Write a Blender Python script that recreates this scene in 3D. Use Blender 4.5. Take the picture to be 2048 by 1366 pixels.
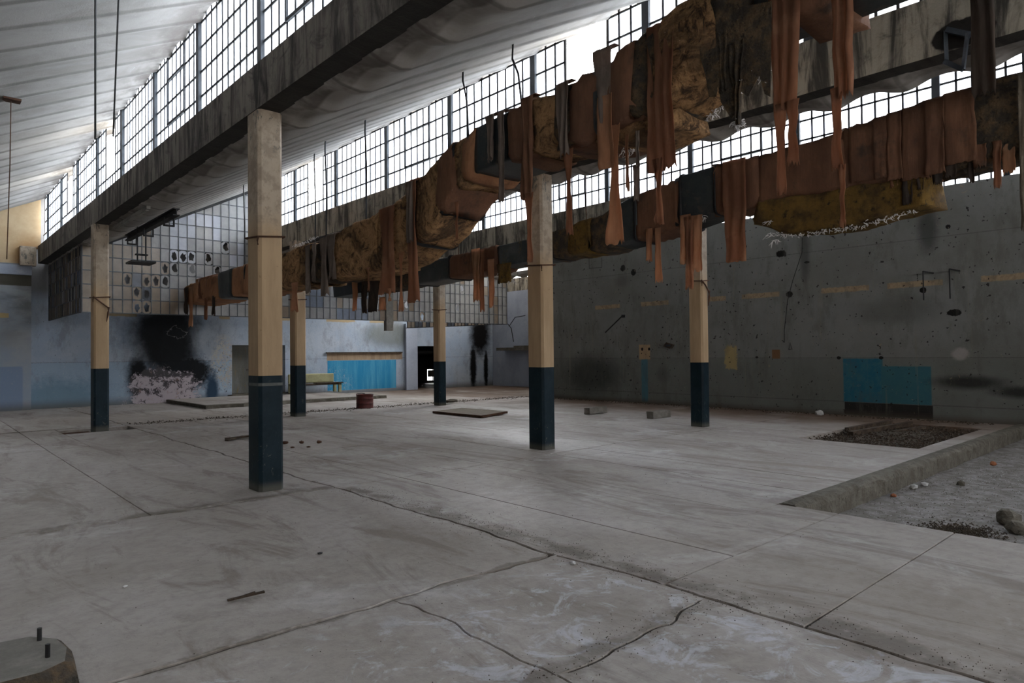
import bpy, bmesh, math, random
from mathutils import Vector, Matrix
from mathutils import noise as mnoise

# ------------------------------------------------------------------ clear
for o in list(bpy.data.objects):
    bpy.data.objects.remove(o, do_unlink=True)
SC = bpy.context.scene
COL = SC.collection

# ------------------------------------------------------------------ camera
# world: X runs across the bays, Y along the beams, Z up; the camera stands at the origin
cam_d = bpy.data.cameras.new('camera')
cam = bpy.data.objects.new('camera', cam_d)
COL.objects.link(cam)
cam_d.sensor_width = 36.0
cam_d.lens = 36.0 * 1344.5 / 2048.0
YAW, PITCH, ROLL = 0.736204, 0.0171596, -0.0100746
fw = Vector((math.sin(YAW) * math.cos(PITCH), math.cos(YAW) * math.cos(PITCH), math.sin(PITCH)))
r0 = Vector((math.cos(YAW), -math.sin(YAW), 0.0))
u0 = r0.cross(fw)
rt = r0 * math.cos(ROLL) + u0 * math.sin(ROLL)
up = u0 * math.cos(ROLL) - r0 * math.sin(ROLL)
m = Matrix(((rt.x, up.x, -fw.x, 0), (rt.y, up.y, -fw.y, 0), (rt.z, up.z, -fw.z, 1.6), (0, 0, 0, 1)))
cam.matrix_world = m
cam_d.clip_start = 0.05
cam_d.clip_end = 300
SC.camera = cam

# ------------------------------------------------------------------ sky (overcast)
SKY = 20.0
world = bpy.data.worlds.new('sky')
SC.world = world
world.use_nodes = True
wn = world.node_tree.nodes
wl = world.node_tree.links
wn.clear()
bg = wn.new('ShaderNodeBackground')
wo = wn.new('ShaderNodeOutputWorld')
tc = wn.new('ShaderNodeTexCoord')
sx = wn.new('ShaderNodeSeparateXYZ')
mr = wn.new('ShaderNodeMapRange')
mr.inputs['From Min'].default_value = -0.1
mr.inputs['From Max'].default_value = 0.9
cr = wn.new('ShaderNodeMixRGB')
cr.inputs[1].default_value = (1.0, 0.985, 0.975, 1)
cr.inputs[2].default_value = (0.95, 0.975, 1.0, 1)
wl.new(tc.outputs['Generated'], sx.inputs[0])
wl.new(sx.outputs['Z'], mr.inputs['Value'])
wl.new(mr.outputs[0], cr.inputs[0])
wl.new(cr.outputs[0], bg.inputs['Color'])
bg.inputs['Strength'].default_value = SKY
wl.new(bg.outputs[0], wo.inputs[0])

SC.view_settings.view_transform = 'Standard'
SC.view_settings.look = 'None'
SC.view_settings.exposure = 0.0
SC.view_settings.gamma = 1.0
SC.view_settings.use_curve_mapping = False
try:
    SC.cycles.max_bounces = 7
    SC.cycles.diffuse_bounces = 4
    SC.cycles.glossy_bounces = 3
    SC.cycles.transparent_max_bounces = 10
    SC.cycles.transmission_bounces = 4
    SC.cycles.caustics_reflective = False
    SC.cycles.caustics_refractive = False
    SC.cycles.sample_clamp_indirect = 6.0
except Exception:
    pass

# ------------------------------------------------------------------ layout numbers
BEAMX = [-6.20, -1.56, 3.09, 7.74, 12.46, 17.15]
ZB = [4.55, 4.55, 4.52, 4.57, 4.58, 4.58]         # beam underside
ZS = [5.08, 5.08, 5.06, 5.18, 5.20, 5.22]         # beam top = window sill
ZT = [6.60, 6.60, 6.60, 6.70, 6.70, 6.70]         # window head
Y0, Y1 = -8.21, 25.5
MOD = 2.33
YM = 8.10
BW = 0.27
WX = 0.14
PARTY = 20.3

# portals that tell the renderer where daylight enters (sky light through the clerestories)
def portal(x, z, lenY, hZ, yc):
    ld = bpy.data.lights.new('clerestory_daylight', 'AREA')
    ld.shape = 'RECTANGLE'
    ld.size = lenY
    ld.size_y = hZ
    ld.cycles.is_portal = True
    lo = bpy.data.objects.new('clerestory_daylight', ld)
    COL.objects.link(lo)
    # emit toward -X
    lo.matrix_world = Matrix(((0, 0, 1, x), (1, 0, 0, yc), (0, 1, 0, z), (0, 0, 0, 1)))
for i in range(1, 6):
    yc, ly = (Y0 + Y1) / 2, Y1 - Y0
    if i == 5:
        yc, ly = (Y0 + 17.5) / 2, 17.5 - Y0
    portal(BEAMX[i] + WX + 0.12, (ZS[i] + ZT[i]) / 2, ly, ZT[i] - ZS[i] + 0.1, yc)
portal(21.8 + 0.3, 5.95, 8.0, 1.6, 21.5)
def portal_front(xc, z, w, h, y):
    ld = bpy.data.lights.new('added_opening_portal', 'AREA')
    ld.shape = 'RECTANGLE'; ld.size = w; ld.size_y = h
    ld.cycles.is_portal = True
    lo = bpy.data.objects.new('added_opening_portal', ld)
    COL.objects.link(lo)
    # -Z of the lamp looks toward +Y
    lo.matrix_world = Matrix(((1, 0, 0, xc), (0, 0, -1, y), (0, 1, 0, z), (0, 0, 0, 1)))
ADDED_OPENINGS = [(-5.4, -2.2), (-0.9, 2.6), (3.9, 7.2), (8.5, 11.9), (13.2, 16.5)]  # openings behind the camera, added to let in extra daylight
FZ0, FZ1 = 3.3, 4.3
for (a_, b_) in ADDED_OPENINGS:
    portal_front((a_ + b_) / 2, (FZ0 + FZ1) / 2, b_ - a_, FZ1 - FZ0, -8.55)

# ------------------------------------------------------------------ materials
def new_mat(name):
    mt = bpy.data.materials.new(name)
    mt.use_nodes = True
    nt = mt.node_tree
    nt.nodes.clear()
    out = nt.nodes.new('ShaderNodeOutputMaterial')
    return mt, nt, out

class NB:
    """small helper for node graphs"""
    def __init__(s, nt):
        s.nt = nt
        s.N = nt.nodes
        s.L = nt.links
        g = s.N.new('ShaderNodeNewGeometry')
        s.pos = g.outputs['Position']
    def val(s, sock, v):
        if isinstance(v, (int, float)):
            sock.default_value = v
        elif isinstance(v, (tuple, list)):
            sock.default_value = tuple(v) if len(v) == 4 or len(sock.default_value) == 3 else tuple(v) + (1,)
        else:
            s.L.new(v, sock)
    def math(s, op, a, b=0.0, c=0.0, clamp=False):
        n = s.N.new('ShaderNodeMath')
        n.operation = op
        n.use_clamp = clamp
        s.val(n.inputs[0], a); s.val(n.inputs[1], b); s.val(n.inputs[2], c)
        return n.outputs[0]
    def scaled(s, sc):
        n = s.N.new('ShaderNodeVectorMath')
        n.operation = 'MULTIPLY'
        s.L.new(s.pos, n.inputs[0])
        n.inputs[1].default_value = sc
        return n.outputs[0]
    def noise(s, scale, detail=4, rough=0.6, vec=None, dist=0.0):
        n = s.N.new('ShaderNodeTexNoise')
        n.inputs['Scale'].default_value = scale
        n.inputs['Detail'].default_value = detail
        n.inputs['Roughness'].default_value = rough
        n.inputs['Distortion'].default_value = dist
        s.L.new(vec if vec is not None else s.pos, n.inputs['Vector'])
        return n.outputs['Fac']
    def ramp(s, v, a, b, lo=0.0, hi=1.0):
        n = s.N.new('ShaderNodeMapRange')
        n.inputs['From Min'].default_value = a
        n.inputs['From Max'].default_value = b
        n.inputs['To Min'].default_value = lo
        n.inputs['To Max'].default_value = hi
        n.interpolation_type = 'SMOOTHSTEP'
        s.L.new(v, n.inputs['Value'])
        return n.outputs[0]
    def mix(s, f, a, b, mode='MIX'):
        n = s.N.new('ShaderNodeMixRGB')
        n.blend_type = mode
        s.val(n.inputs[0], f); s.val(n.inputs[1], a); s.val(n.inputs[2], b)
        return n.outputs[0]
    def xyz(s):
        n = s.N.new('ShaderNodeSeparateXYZ')
        s.L.new(s.pos, n.inputs[0])
        return n.outputs
    def rect(s, u, v, u0, u1, v0, v1, soft=0.02, wob=None, amt=0.0):
        """soft-edged rectangle mask in two coordinates"""
        if wob is not None:
            w = s.math('MULTIPLY', s.math('SUBTRACT', wob, 0.5), amt)
            u = s.math('ADD', u, w); v = s.math('ADD', v, w)
        a = s.ramp(u, u0 - soft, u0 + soft)
        b = s.ramp(u, u1 - soft, u1 + soft, 1, 0)
        c = s.ramp(v, v0 - soft, v0 + soft)
        d = s.ramp(v, v1 - soft, v1 + soft, 1, 0)
        return s.math('MULTIPLY', s.math('MULTIPLY', a, b), s.math('MULTIPLY', c, d))
    def blob(s, u, v, cu, cv, ru, rv, soft=0.5, wob=None, amt=0.0):
        a = s.math('DIVIDE', s.math('SUBTRACT', u, cu), ru)
        b = s.math('DIVIDE', s.math('SUBTRACT', v, cv), rv)
        d = s.math('SQRT', s.math('ADD', s.math('MULTIPLY', a, a), s.math('MULTIPLY', b, b)))
        if wob is not None:
            d = s.math('ADD', d, s.math('MULTIPLY', s.math('SUBTRACT', wob, 0.5), amt))
        return s.ramp(d, 1 - soft, 1 + soft, 1, 0)
    def bsdf(s, out, col, rough=0.8, bump=None, bstr=0.3, bdist=0.02, metal=0.0, spec=0.3):
        p = s.N.new('ShaderNodeBsdfPrincipled')
        s.val(p.inputs['Base Color'], col)
        s.val(p.inputs['Roughness'], rough)
        s.val(p.inputs['Metallic'], metal)
        p.inputs['Specular IOR Level'].default_value = spec
        if bump is not None:
            bn = s.N.new('ShaderNodeBump')
            bn.inputs['Strength'].default_value = bstr
            bn.inputs['Distance'].default_value = bdist
            s.L.new(bump, bn.inputs['Height'])
            s.L.new(bn.outputs[0], p.inputs['Normal'])
        s.L.new(p.outputs[0], out.inputs['Surface'])
        return p

def simple(name, c1, c2, scale=3.0, rough=0.8, stretch=(1, 1, 1), bstr=0.3, bdist=0.02, metal=0.0, c3=None, thr=(0.4, 0.65), spec=0.3, fine=30):
    mt, nt, out = new_mat(name)
    b = NB(nt)
    v = b.scaled(stretch)
    n1 = b.noise(scale, 6, 0.65, v)
    col = b.mix(b.ramp(n1, thr[0], thr[1]), c1, c2)
    if c3 is not None:
        n2 = b.noise(scale * 2.7, 5, 0.7, v)
        col = b.mix(b.ramp(n2, 0.55, 0.7), col, c3)
    n3 = b.noise(fine, 4, 0.6)
    col = b.mix(b.ramp(n3, 0.3, 0.7, 0.0, 0.25), col, tuple(x * 0.6 for x in c1))
    b.bsdf(out, col, rough, b.math('ADD', n1, b.math('MULTIPLY', n3, 0.3)), bstr, bdist, metal, spec)
    return mt

M = {}
# raw concrete of the gutter beams: dark water streaks over warm grey
def beam_mat():
    mt, nt, out = new_mat('stained_concrete')
    b = NB(nt)
    X, Y, Z = b.xyz()
    st = b.noise(1.0, 6, 0.7, b.scaled((1.0, 5.0, 0.7)), 0.6)
    st2 = b.noise(1.0, 5, 0.7, b.scaled((1, 2.2, 3.0)), 1.2)
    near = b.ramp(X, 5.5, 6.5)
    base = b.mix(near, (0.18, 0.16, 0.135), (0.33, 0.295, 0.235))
    dark = b.mix(near, (0.035, 0.03, 0.027), (0.055, 0.048, 0.04))
    col = b.mix(b.ramp(st, 0.40, 0.62), base, dark)
    col = b.mix(b.ramp(st2, 0.50, 0.72, 0, 0.8), col, dark)
    hl = b.noise(1.4, 4, 0.6, b.scaled((1, 3.0, 1.0)))
    col = b.mix(b.ramp(hl, 0.6, 0.75, 0, 0.5), col, (0.30, 0.27, 0.23))
    # the broken cavity in the second beam: its dark inside painted on the flat face
    wob = b.noise(6, 3, 0.6)
    hole = b.math('MULTIPLY', b.blob(Y, Z, 1.87, 4.72, 0.26, 0.15, 0.06, wob, 0.5), b.ramp(X, 7.0, 7.2))
    col = b.mix(hole, col, (0.012, 0.009, 0.007))
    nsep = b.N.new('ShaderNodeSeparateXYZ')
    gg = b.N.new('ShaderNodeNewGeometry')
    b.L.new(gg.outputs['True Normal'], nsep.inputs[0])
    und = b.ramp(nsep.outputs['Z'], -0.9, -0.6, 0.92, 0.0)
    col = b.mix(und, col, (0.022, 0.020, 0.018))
    b.bsdf(out, col, 0.9, b.math('ADD', st, b.noise(25, 4)), 0.4, 0.02)
    return mt
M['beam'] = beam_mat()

def roof_mat():
    mt, nt, out = new_mat('whitewashed_concrete_shell')
    b = NB(nt)
    X, Y, Z = b.xyz()
    n = b.noise(0.9, 6, 0.7, b.scaled((0.6, 1.6, 1)), 0.5)
    col = b.mix(b.ramp(n, 0.35, 0.7), (0.34, 0.322, 0.297), (0.235, 0.22, 0.20))
    sc = b.noise(5.0, 5, 0.75, b.scaled((2.5, 1, 1)), 1.0)
    col = b.mix(b.ramp(sc, 0.62, 0.72, 0, 0.35), col, (0.52, 0.50, 0.47))
    # rib shade painted as dark lines along the ribs: one line each rib (period 0.775)
    ph = b.math('FRACT', b.math('DIVIDE', b.math('SUBTRACT', Y, 4.93), 0.775))
    ln = b.math('MULTIPLY', b.ramp(ph, 0.90, 0.94), b.ramp(ph, 0.97, 1.0, 1, 0))
    lnn = b.noise(1.2, 4, 0.6)
    col = b.mix(b.math('MULTIPLY', ln, b.ramp(lnn, 0.3, 0.6, 0.3, 0.8)), col, (0.13, 0.12, 0.11))
    # dark patches where the shell meets the window heads
    for xw in (3.22, 7.88, 12.6):
        sm = b.math('MULTIPLY', b.ramp(X, xw - 0.75, xw - 0.05), b.ramp(X, xw + 0.3, xw + 0.35, 1, 0))
        nn = b.noise(1.3, 4, 0.7, b.scaled((1, 1, 1)))
        col = b.mix(b.math('MULTIPLY', sm, b.ramp(nn, 0.35, 0.62, 0.0, 0.75)), col, (0.075, 0.06, 0.05))
    b.bsdf(out, col, 0.95, b.math('ADD', sc, b.noise(40, 3)), 0.25, 0.01)
    return mt
M['roof'] = roof_mat()
M['roof_top'] = simple('white_roof_bounce', (0.62, 0.62, 0.60), (0.52, 0.52, 0.50), 1.0, 0.9)  # unseen roof tops made white to bounce added light into the clerestories

def floor_mat():
    mt, nt, out = new_mat('dusty_concrete_floor')
    b = NB(nt)
    X, Y, Z = b.xyz()
    v = b.scaled((1.0, 0.45, 1.0))
    n = b.noise(0.35, 7, 0.68, v, 0.8)
    sw = b.noise(0.9, 6, 0.72, b.scaled((1.6, 0.35, 1.0)), 1.6)
    col = b.mix(b.ramp(n, 0.35, 0.66), (0.385, 0.352, 0.325), (0.285, 0.25, 0.222))
    col = b.mix(b.ramp(sw, 0.50, 0.64, 0, 0.8), col, (0.20, 0.168, 0.145))
    ch = b.noise(0.8, 6, 0.7, b.scaled((0.8, 1, 1)), 0.4)
    col = b.mix(b.ramp(ch, 0.54, 0.70, 0, 0.75), col, (0.50, 0.48, 0.47))
    # spilled chalky plaster close to the camera
    nearm = b.math('MULTIPLY', b.ramp(Y, 4.2, 2.4), b.ramp(X, 4.4, 3.6, 0.0, 1.0))
    nearm = b.math('MULTIPLY', b.ramp(Y, 3.9, 3.2, 0, 1), b.ramp(X, 3.95, 3.7, 0, 1))
    pl = b.noise(2.6, 6, 0.75, None, 1.4)
    col = b.mix(b.math('MULTIPLY', nearm, b.ramp(pl, 0.50, 0.62, 0, 0.8)), col, (0.54, 0.55, 0.60))
    # reddish dust in front of the long grey wall
    rd = b.ramp(X, 13.0, 15.9, 0, 1.0)
    col = b.mix(b.math('MULTIPLY', rd, b.ramp(b.noise(0.7, 4), 0.3, 0.55, 0.5, 1.0)), col, (0.115, 0.072, 0.045))
    # dirt gathered beside the open joints
    wob = b.noise(3.0, 5, 0.7)
    wv = b.math('MULTIPLY', b.math('SUBTRACT', wob, 0.5), 0.5)
    d1 = b.math('ABSOLUTE', b.math('SUBTRACT', b.math('ADD', X, wv), 3.99))
    m1 = b.math('MULTIPLY', b.ramp(d1, 0.03, 0.17, 1, 0), b.ramp(Y, 7.5, 7.3, 0, 1))
    d2 = b.math('ABSOLUTE', b.math('SUBTRACT', b.math('ADD', Y, wv), 7.56))
    m2 = b.math('MULTIPLY', b.ramp(d2, 0.03, 0.16, 1, 0), b.ramp(X, 3.8, 3.9, 1, 0))
    d3 = b.math('ABSOLUTE', b.math('SUBTRACT', b.math('ADD', Y, wv), 17.9))
    m3 = b.ramp(d3, 0.03, 0.25, 0.9, 0)
    d4 = b.math('ABSOLUTE', b.math('SUBTRACT', b.math('ADD', Y, wv), 2.38))
    m4 = b.math('MULTIPLY', b.ramp(d4, 0.02, 0.12, 0.9, 0), b.rect(X, Y, 2.2, 3.9, 2.0, 2.7, 0.1))
    d5 = b.math('ABSOLUTE', b.math('SUBTRACT', b.math('ADD', Y, b.math('MULTIPLY', wv, 0.5)), 3.80))
    m5 = b.math('MULTIPLY', b.ramp(d5, 0.015, 0.055, 0.9, 0), b.ramp(X, 3.8, 3.9, 1, 0))
    ma = b.math('MAXIMUM', b.math('MAXIMUM', m1, m2), b.math('MAXIMUM', m3, b.math('MAXIMUM', m4, m5)))
    brk = b.ramp(b.noise(1.7, 5, 0.7), 0.36, 0.55)
    col = b.mix(b.math('MULTIPLY', b.math('MULTIPLY', ma, brk), 0.8), col, (0.10, 0.08, 0.06))
    # pitted specks
    sp = b.noise(42, 3, 0.6)
    col = b.mix(b.ramp(sp, 0.66, 0.72, 0, 0.6), col, (0.09, 0.078, 0.066))
    sp2 = b.noise(9, 5, 0.7)
    col = b.mix(b.ramp(sp2, 0.40, 0.70, 0, 0.3), col, (0.14, 0.12, 0.105))
    rg = b.ramp(n, 0.3, 0.7, 0.55, 0.85)
    b.bsdf(out, col, rg, b.math('ADD', b.math('MULTIPLY', n, 2.0), b.math('ADD', sp2, b.math('MULTIPLY', sp, 0.5))), 0.35, 0.012, 0.0, 0.35)
    return mt
M['floor'] = floor_mat()
M['soil'] = simple('dark_soil', (0.05, 0.04, 0.03), (0.085, 0.068, 0.05), 6, 1.0, bstr=0.8, bdist=0.03)
M['gravel'] = simple('gravel_and_dust', (0.16, 0.145, 0.13), (0.27, 0.26, 0.25), 5, 1.0, bstr=1.0, bdist=0.05, c3=(0.06, 0.052, 0.045), fine=22)
M['kerb'] = simple('rough_kerb_concrete', (0.105, 0.095, 0.075), (0.16, 0.145, 0.12), 5, 1.0, bstr=0.9, bdist=0.05, c3=(0.05, 0.045, 0.035))
M['block'] = simple('grey_block_concrete', (0.16, 0.15, 0.13), (0.22, 0.205, 0.18), 7, 0.95, bstr=0.5)

def wall_back_mat():
    mt, nt, out = new_mat('peeling_blue_grey_plaster')
    b = NB(nt)
    X, Y, Z = b.xyz()
    n = b.noise(0.8, 6, 0.7)
    n5 = b.noise(4.5, 6, 0.75, None, 0.4)
    fine = b.noise(18, 5, 0.7)
    streak = b.noise(1.0, 5, 0.7, b.scaled((3.0, 3.0, 0.4)))
    col = b.mix(b.ramp(n, 0.35, 0.65), (0.32, 0.385, 0.48), (0.39, 0.435, 0.50))
    col = b.mix(b.ramp(streak, 0.5, 0.75, 0, 0.45), col, (0.24, 0.25, 0.27))
    # the lower dado is a touch bluer, its edge at 1.45 m
    dado = b.math('MULTIPLY', b.ramp(Z, 1.42, 1.45, 1, 0), b.ramp(X, 10.0, 9.0, 0, 1))
    col = b.mix(b.math('MULTIPLY', dado, 0.75), col, (0.29, 0.385, 0.49))
    ln = b.math('MULTIPLY', b.ramp(b.math('ABSOLUTE', b.math('SUBTRACT', Z, 1.44)), 0.0, 0.02, 1, 0), b.ramp(fine, 0.4, 0.6, 0.2, 0.8))
    col = b.mix(ln, col, (0.10, 0.105, 0.11))
    # white scraped flecks
    fl = b.ramp(b.noise(7.5, 6, 0.8, None, 2.0), 0.60, 0.63, 0, 0.6)
    col = b.mix(fl, col, (0.52, 0.53, 0.55))
    gr = b.ramp(b.noise(2.2, 6, 0.75, b.scaled((1, 1, 0.5))), 0.50, 0.66, 0, 0.6)
    col = b.mix(gr, col, (0.22, 0.24, 0.27))
    sk = b.ramp(b.noise(20, 3, 0.6), 0.66, 0.70, 0, 0.8)
    col = b.mix(sk, col, (0.06, 0.06, 0.06))
    # teal stains low on the left
    ts = b.math('MULTIPLY', b.blob(X, Z, 3.6, 0.3, 1.4, 0.6, 0.5, n5, 1.5), 0.6)
    col = b.mix(ts, col, (0.10, 0.20, 0.27))
    # pale strip near the floor and dirt at its foot
    col = b.mix(b.ramp(Z, 0.35, 0.0, 0, 0.8), col, (0.12, 0.115, 0.105))
    # tan patches where fittings stood
    for (a, c) in ((1.2, 2.45), (5.0, 5.9), (8.6, 9.0), (10.9, 11.8), (12.85, 14.15), (14.85, 16.05)):
        mk = b.rect(X, Z, a, c, 2.96, 3.09, 0.02, n5, 0.14)
        col = b.mix(mk, col, (0.40, 0.31, 0.19))
    # bright blue painted panel with its beige band
    mk = b.rect(X, Z, 12.89, 16.17, 0.12, 1.36, 0.012)
    streaky = b.noise(1.0, 5, 0.7, b.scaled((5.0, 1.0, 0.35)))
    blue = b.mix(b.ramp(streaky, 0.35, 0.7), (0.025, 0.21, 0.39), (0.085, 0.31, 0.47))
    blue = b.mix(b.ramp(streaky, 0.62, 0.75, 0, 0.55), blue, (0.22, 0.38, 0.45))
    flk = b.math('MULTIPLY', b.blob(X, Z, 13.1, 0.3, 0.9, 0.75, 0.3, n5, 1.0), b.ramp(b.noise(11, 5, 0.8, None, 1.5), 0.56, 0.60))
    blue = b.mix(flk, blue, (0.33, 0.36, 0.38))
    col = b.mix(mk, col, blue)
    mk = b.rect(X, Z, 12.87, 16.5, 1.37, 1.66, 0.015, n5, 0.05)
    col = b.mix(mk, col, b.mix(b.ramp(streaky, 0.3, 0.7), (0.40, 0.30, 0.20), (0.24, 0.17, 0.12)))
    # smoke-black fire marks
    s1 = b.blob(X, Z, 6.85, 2.2, 1.2, 1.75, 0.5, n, 0.9)
    s2 = b.blob(X, Z, 7.6, 1.05, 0.75, 0.65, 0.35, n5, 1.3)
    s3 = b.blob(X, Z, 5.95, 0.9, 0.35, 0.9, 0.5, n5, 0.9)
    s4 = b.math('MULTIPLY', b.blob(X, Z, 7.9, 2.3, 1.1, 1.1, 0.5, n, 0.8), 0.35)
    soot = b.math('MAXIMUM', b.math('MAXIMUM', s1, s2), b.math('MAXIMUM', s3, s4))
    col = b.mix(b.math('MULTIPLY', soot, 0.98), col, (0.008, 0.008, 0.008))
    # spalled plaster below the soot: pinkish white, bitten by black
    nb = b.noise(1.9, 6, 0.75, None, 0.8)
    sp = b.blob(X, Z, 6.75, 0.42, 1.15, 0.72, 0.06, b.mix(0.45, nb, n5), 2.6)
    spc = b.mix(b.ramp(b.math('ADD', b.noise(3.4, 7, 0.8, None, 0.5), b.math('MULTIPLY', b.math('SUBTRACT', Z, 0.55), 0.14)), 0.50, 0.55), (0.44, 0.39, 0.42), (0.07, 0.065, 0.07))
    spc = b.mix(b.math('MULTIPLY', b.ramp(n5, 0.55, 0.7), 0.6), spc, (0.30, 0.20, 0.15))
    col = b.mix(sp, col, spc)
    # ring of chalk lines left in the black
    rg = b.math('ABSOLUTE', b.math('SUBTRACT', b.blob(X, Z, 7.15, 2.45, 0.26, 0.18, 0.5, b.noise(5.5, 4, 0.6), 3.0), 0.5))
    col = b.mix(b.math('MULTIPLY', b.ramp(rg, 0.0, 0.10, 1, 0), 0.7), col, (0.36, 0.36, 0.36))
    # ragged edge beside the doorway
    rgd = b.math('MULTIPLY', b.blob(X, Z, 8.75, 1.4, 0.42, 0.95, 0.3, n5, 1.2), b.ramp(b.noise(9, 6, 0.8), 0.47, 0.53))
    col = b.mix(rgd, col, (0.38, 0.36, 0.33))
    rgd2 = b.math('MULTIPLY', b.blob(X, Z, 8.8, 0.9, 0.40, 1.0, 0.3, n5, 1.0), b.ramp(b.noise(8, 6, 0.8, None, 1.0), 0.58, 0.62))
    col = b.mix(rgd2, col, (0.04, 0.045, 0.05))
    dk = b.blob(X, Z, 8.35, 0.35, 0.22, 0.6, 0.4, n5, 0.7)
    col = b.mix(dk, col, (0.03, 0.055, 0.09))
    # second, smaller fire mark on the right
    t1 = b.blob(X, Z, 21.0, 2.5, 0.62, 1.0, 0.45, n5, 0.8)
    t2 = b.blob(X, Z, 20.55, 1.0, 0.2, 1.2, 0.4, n5, 1.1)
    t3 = b.blob(X, Z, 21.35, 0.9, 0.14, 1.0, 0.4, n5, 1.2)
    tt = b.math('MAXIMUM', t1, b.math('MAXIMUM', t2, t3))
    col = b.mix(tt, col, (0.01, 0.01, 0.011))
    # olive damp fan by the pilaster
    ol = b.blob(X, Z, 15.9, 2.5, 1.3, 0.55, 0.5, n, 0.9)
    col = b.mix(b.math('MULTIPLY', ol, 0.7), col, (0.115, 0.115, 0.085))
    # above 3.2 m the wall is darker
    col = b.mix(b.ramp(Z, 3.3, 3.8, 0, 0.8), col, (0.13, 0.12, 0.11))
    b.bsdf(out, col, 0.9, b.math('ADD', n5, fine), 0.35, 0.015, 0.0, 0.1)
    return mt
M['wall_back'] = wall_back_mat()

def wall_left_mat():
    mt, nt, out = new_mat('blue_and_ochre_plaster')
    b = NB(nt)
    X, Y, Z = b.xyz()
    n = b.noise(0.9, 6, 0.7)
    n5 = b.noise(5, 6, 0.75)
    col = b.mix(b.ramp(n, 0.35, 0.65), (0.30, 0.35, 0.42), (0.36, 0.38, 0.40))
    col = b.mix(b.rect(X, Z, -20, 2.72, -1, 1.34, 0.02), col, (0.22, 0.29, 0.41))
    sh = b.noise(1.0, 4, 0.6, b.scaled((1.0, 1.0, 2.2)))
    col = b.mix(b.math('MULTIPLY', b.ramp(Z, 1.4, 3.6), b.ramp(sh, 0.40, 0.65, 0.1, 0.7)), col, (0.12, 0.125, 0.115))
    fl = b.ramp(b.noise(6, 6, 0.8, None, 2.0), 0.60, 0.64, 0, 0.6)
    col = b.mix(fl, col, (0.40, 0.41, 0.42))
    col = b.mix(b.rect(X, Z, -3, 2.37, 2.82, 2.96, 0.015, n5, 0.05), col, (0.45, 0.34, 0.17))
    och = b.mix(b.ramp(n, 0.3, 0.7), (0.52, 0.40, 0.25), (0.42, 0.30, 0.17))
    och = b.mix(b.math('MULTIPLY', b.blob(X, Z, 2.9, 4.75, 0.45, 0.6, 0.5, n5, 0.6), 0.85), och, (0.30, 0.17, 0.07))
    col = b.mix(b.ramp(Z, 4.48, 4.50), col, och)
    col = b.mix(b.math('MULTIPLY', b.ramp(Z, 3.80, 3.82), b.ramp(Z, 4.13, 4.15, 1, 0)), col, (0.09, 0.085, 0.065))
    col = b.mix(b.ramp(Z, 0.35, 0.0, 0, 0.8), col, (0.12, 0.115, 0.105))
    b.bsdf(out, col, 0.85, n5, 0.3, 0.015)
    return mt
M['wall_left'] = wall_left_mat()

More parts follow.
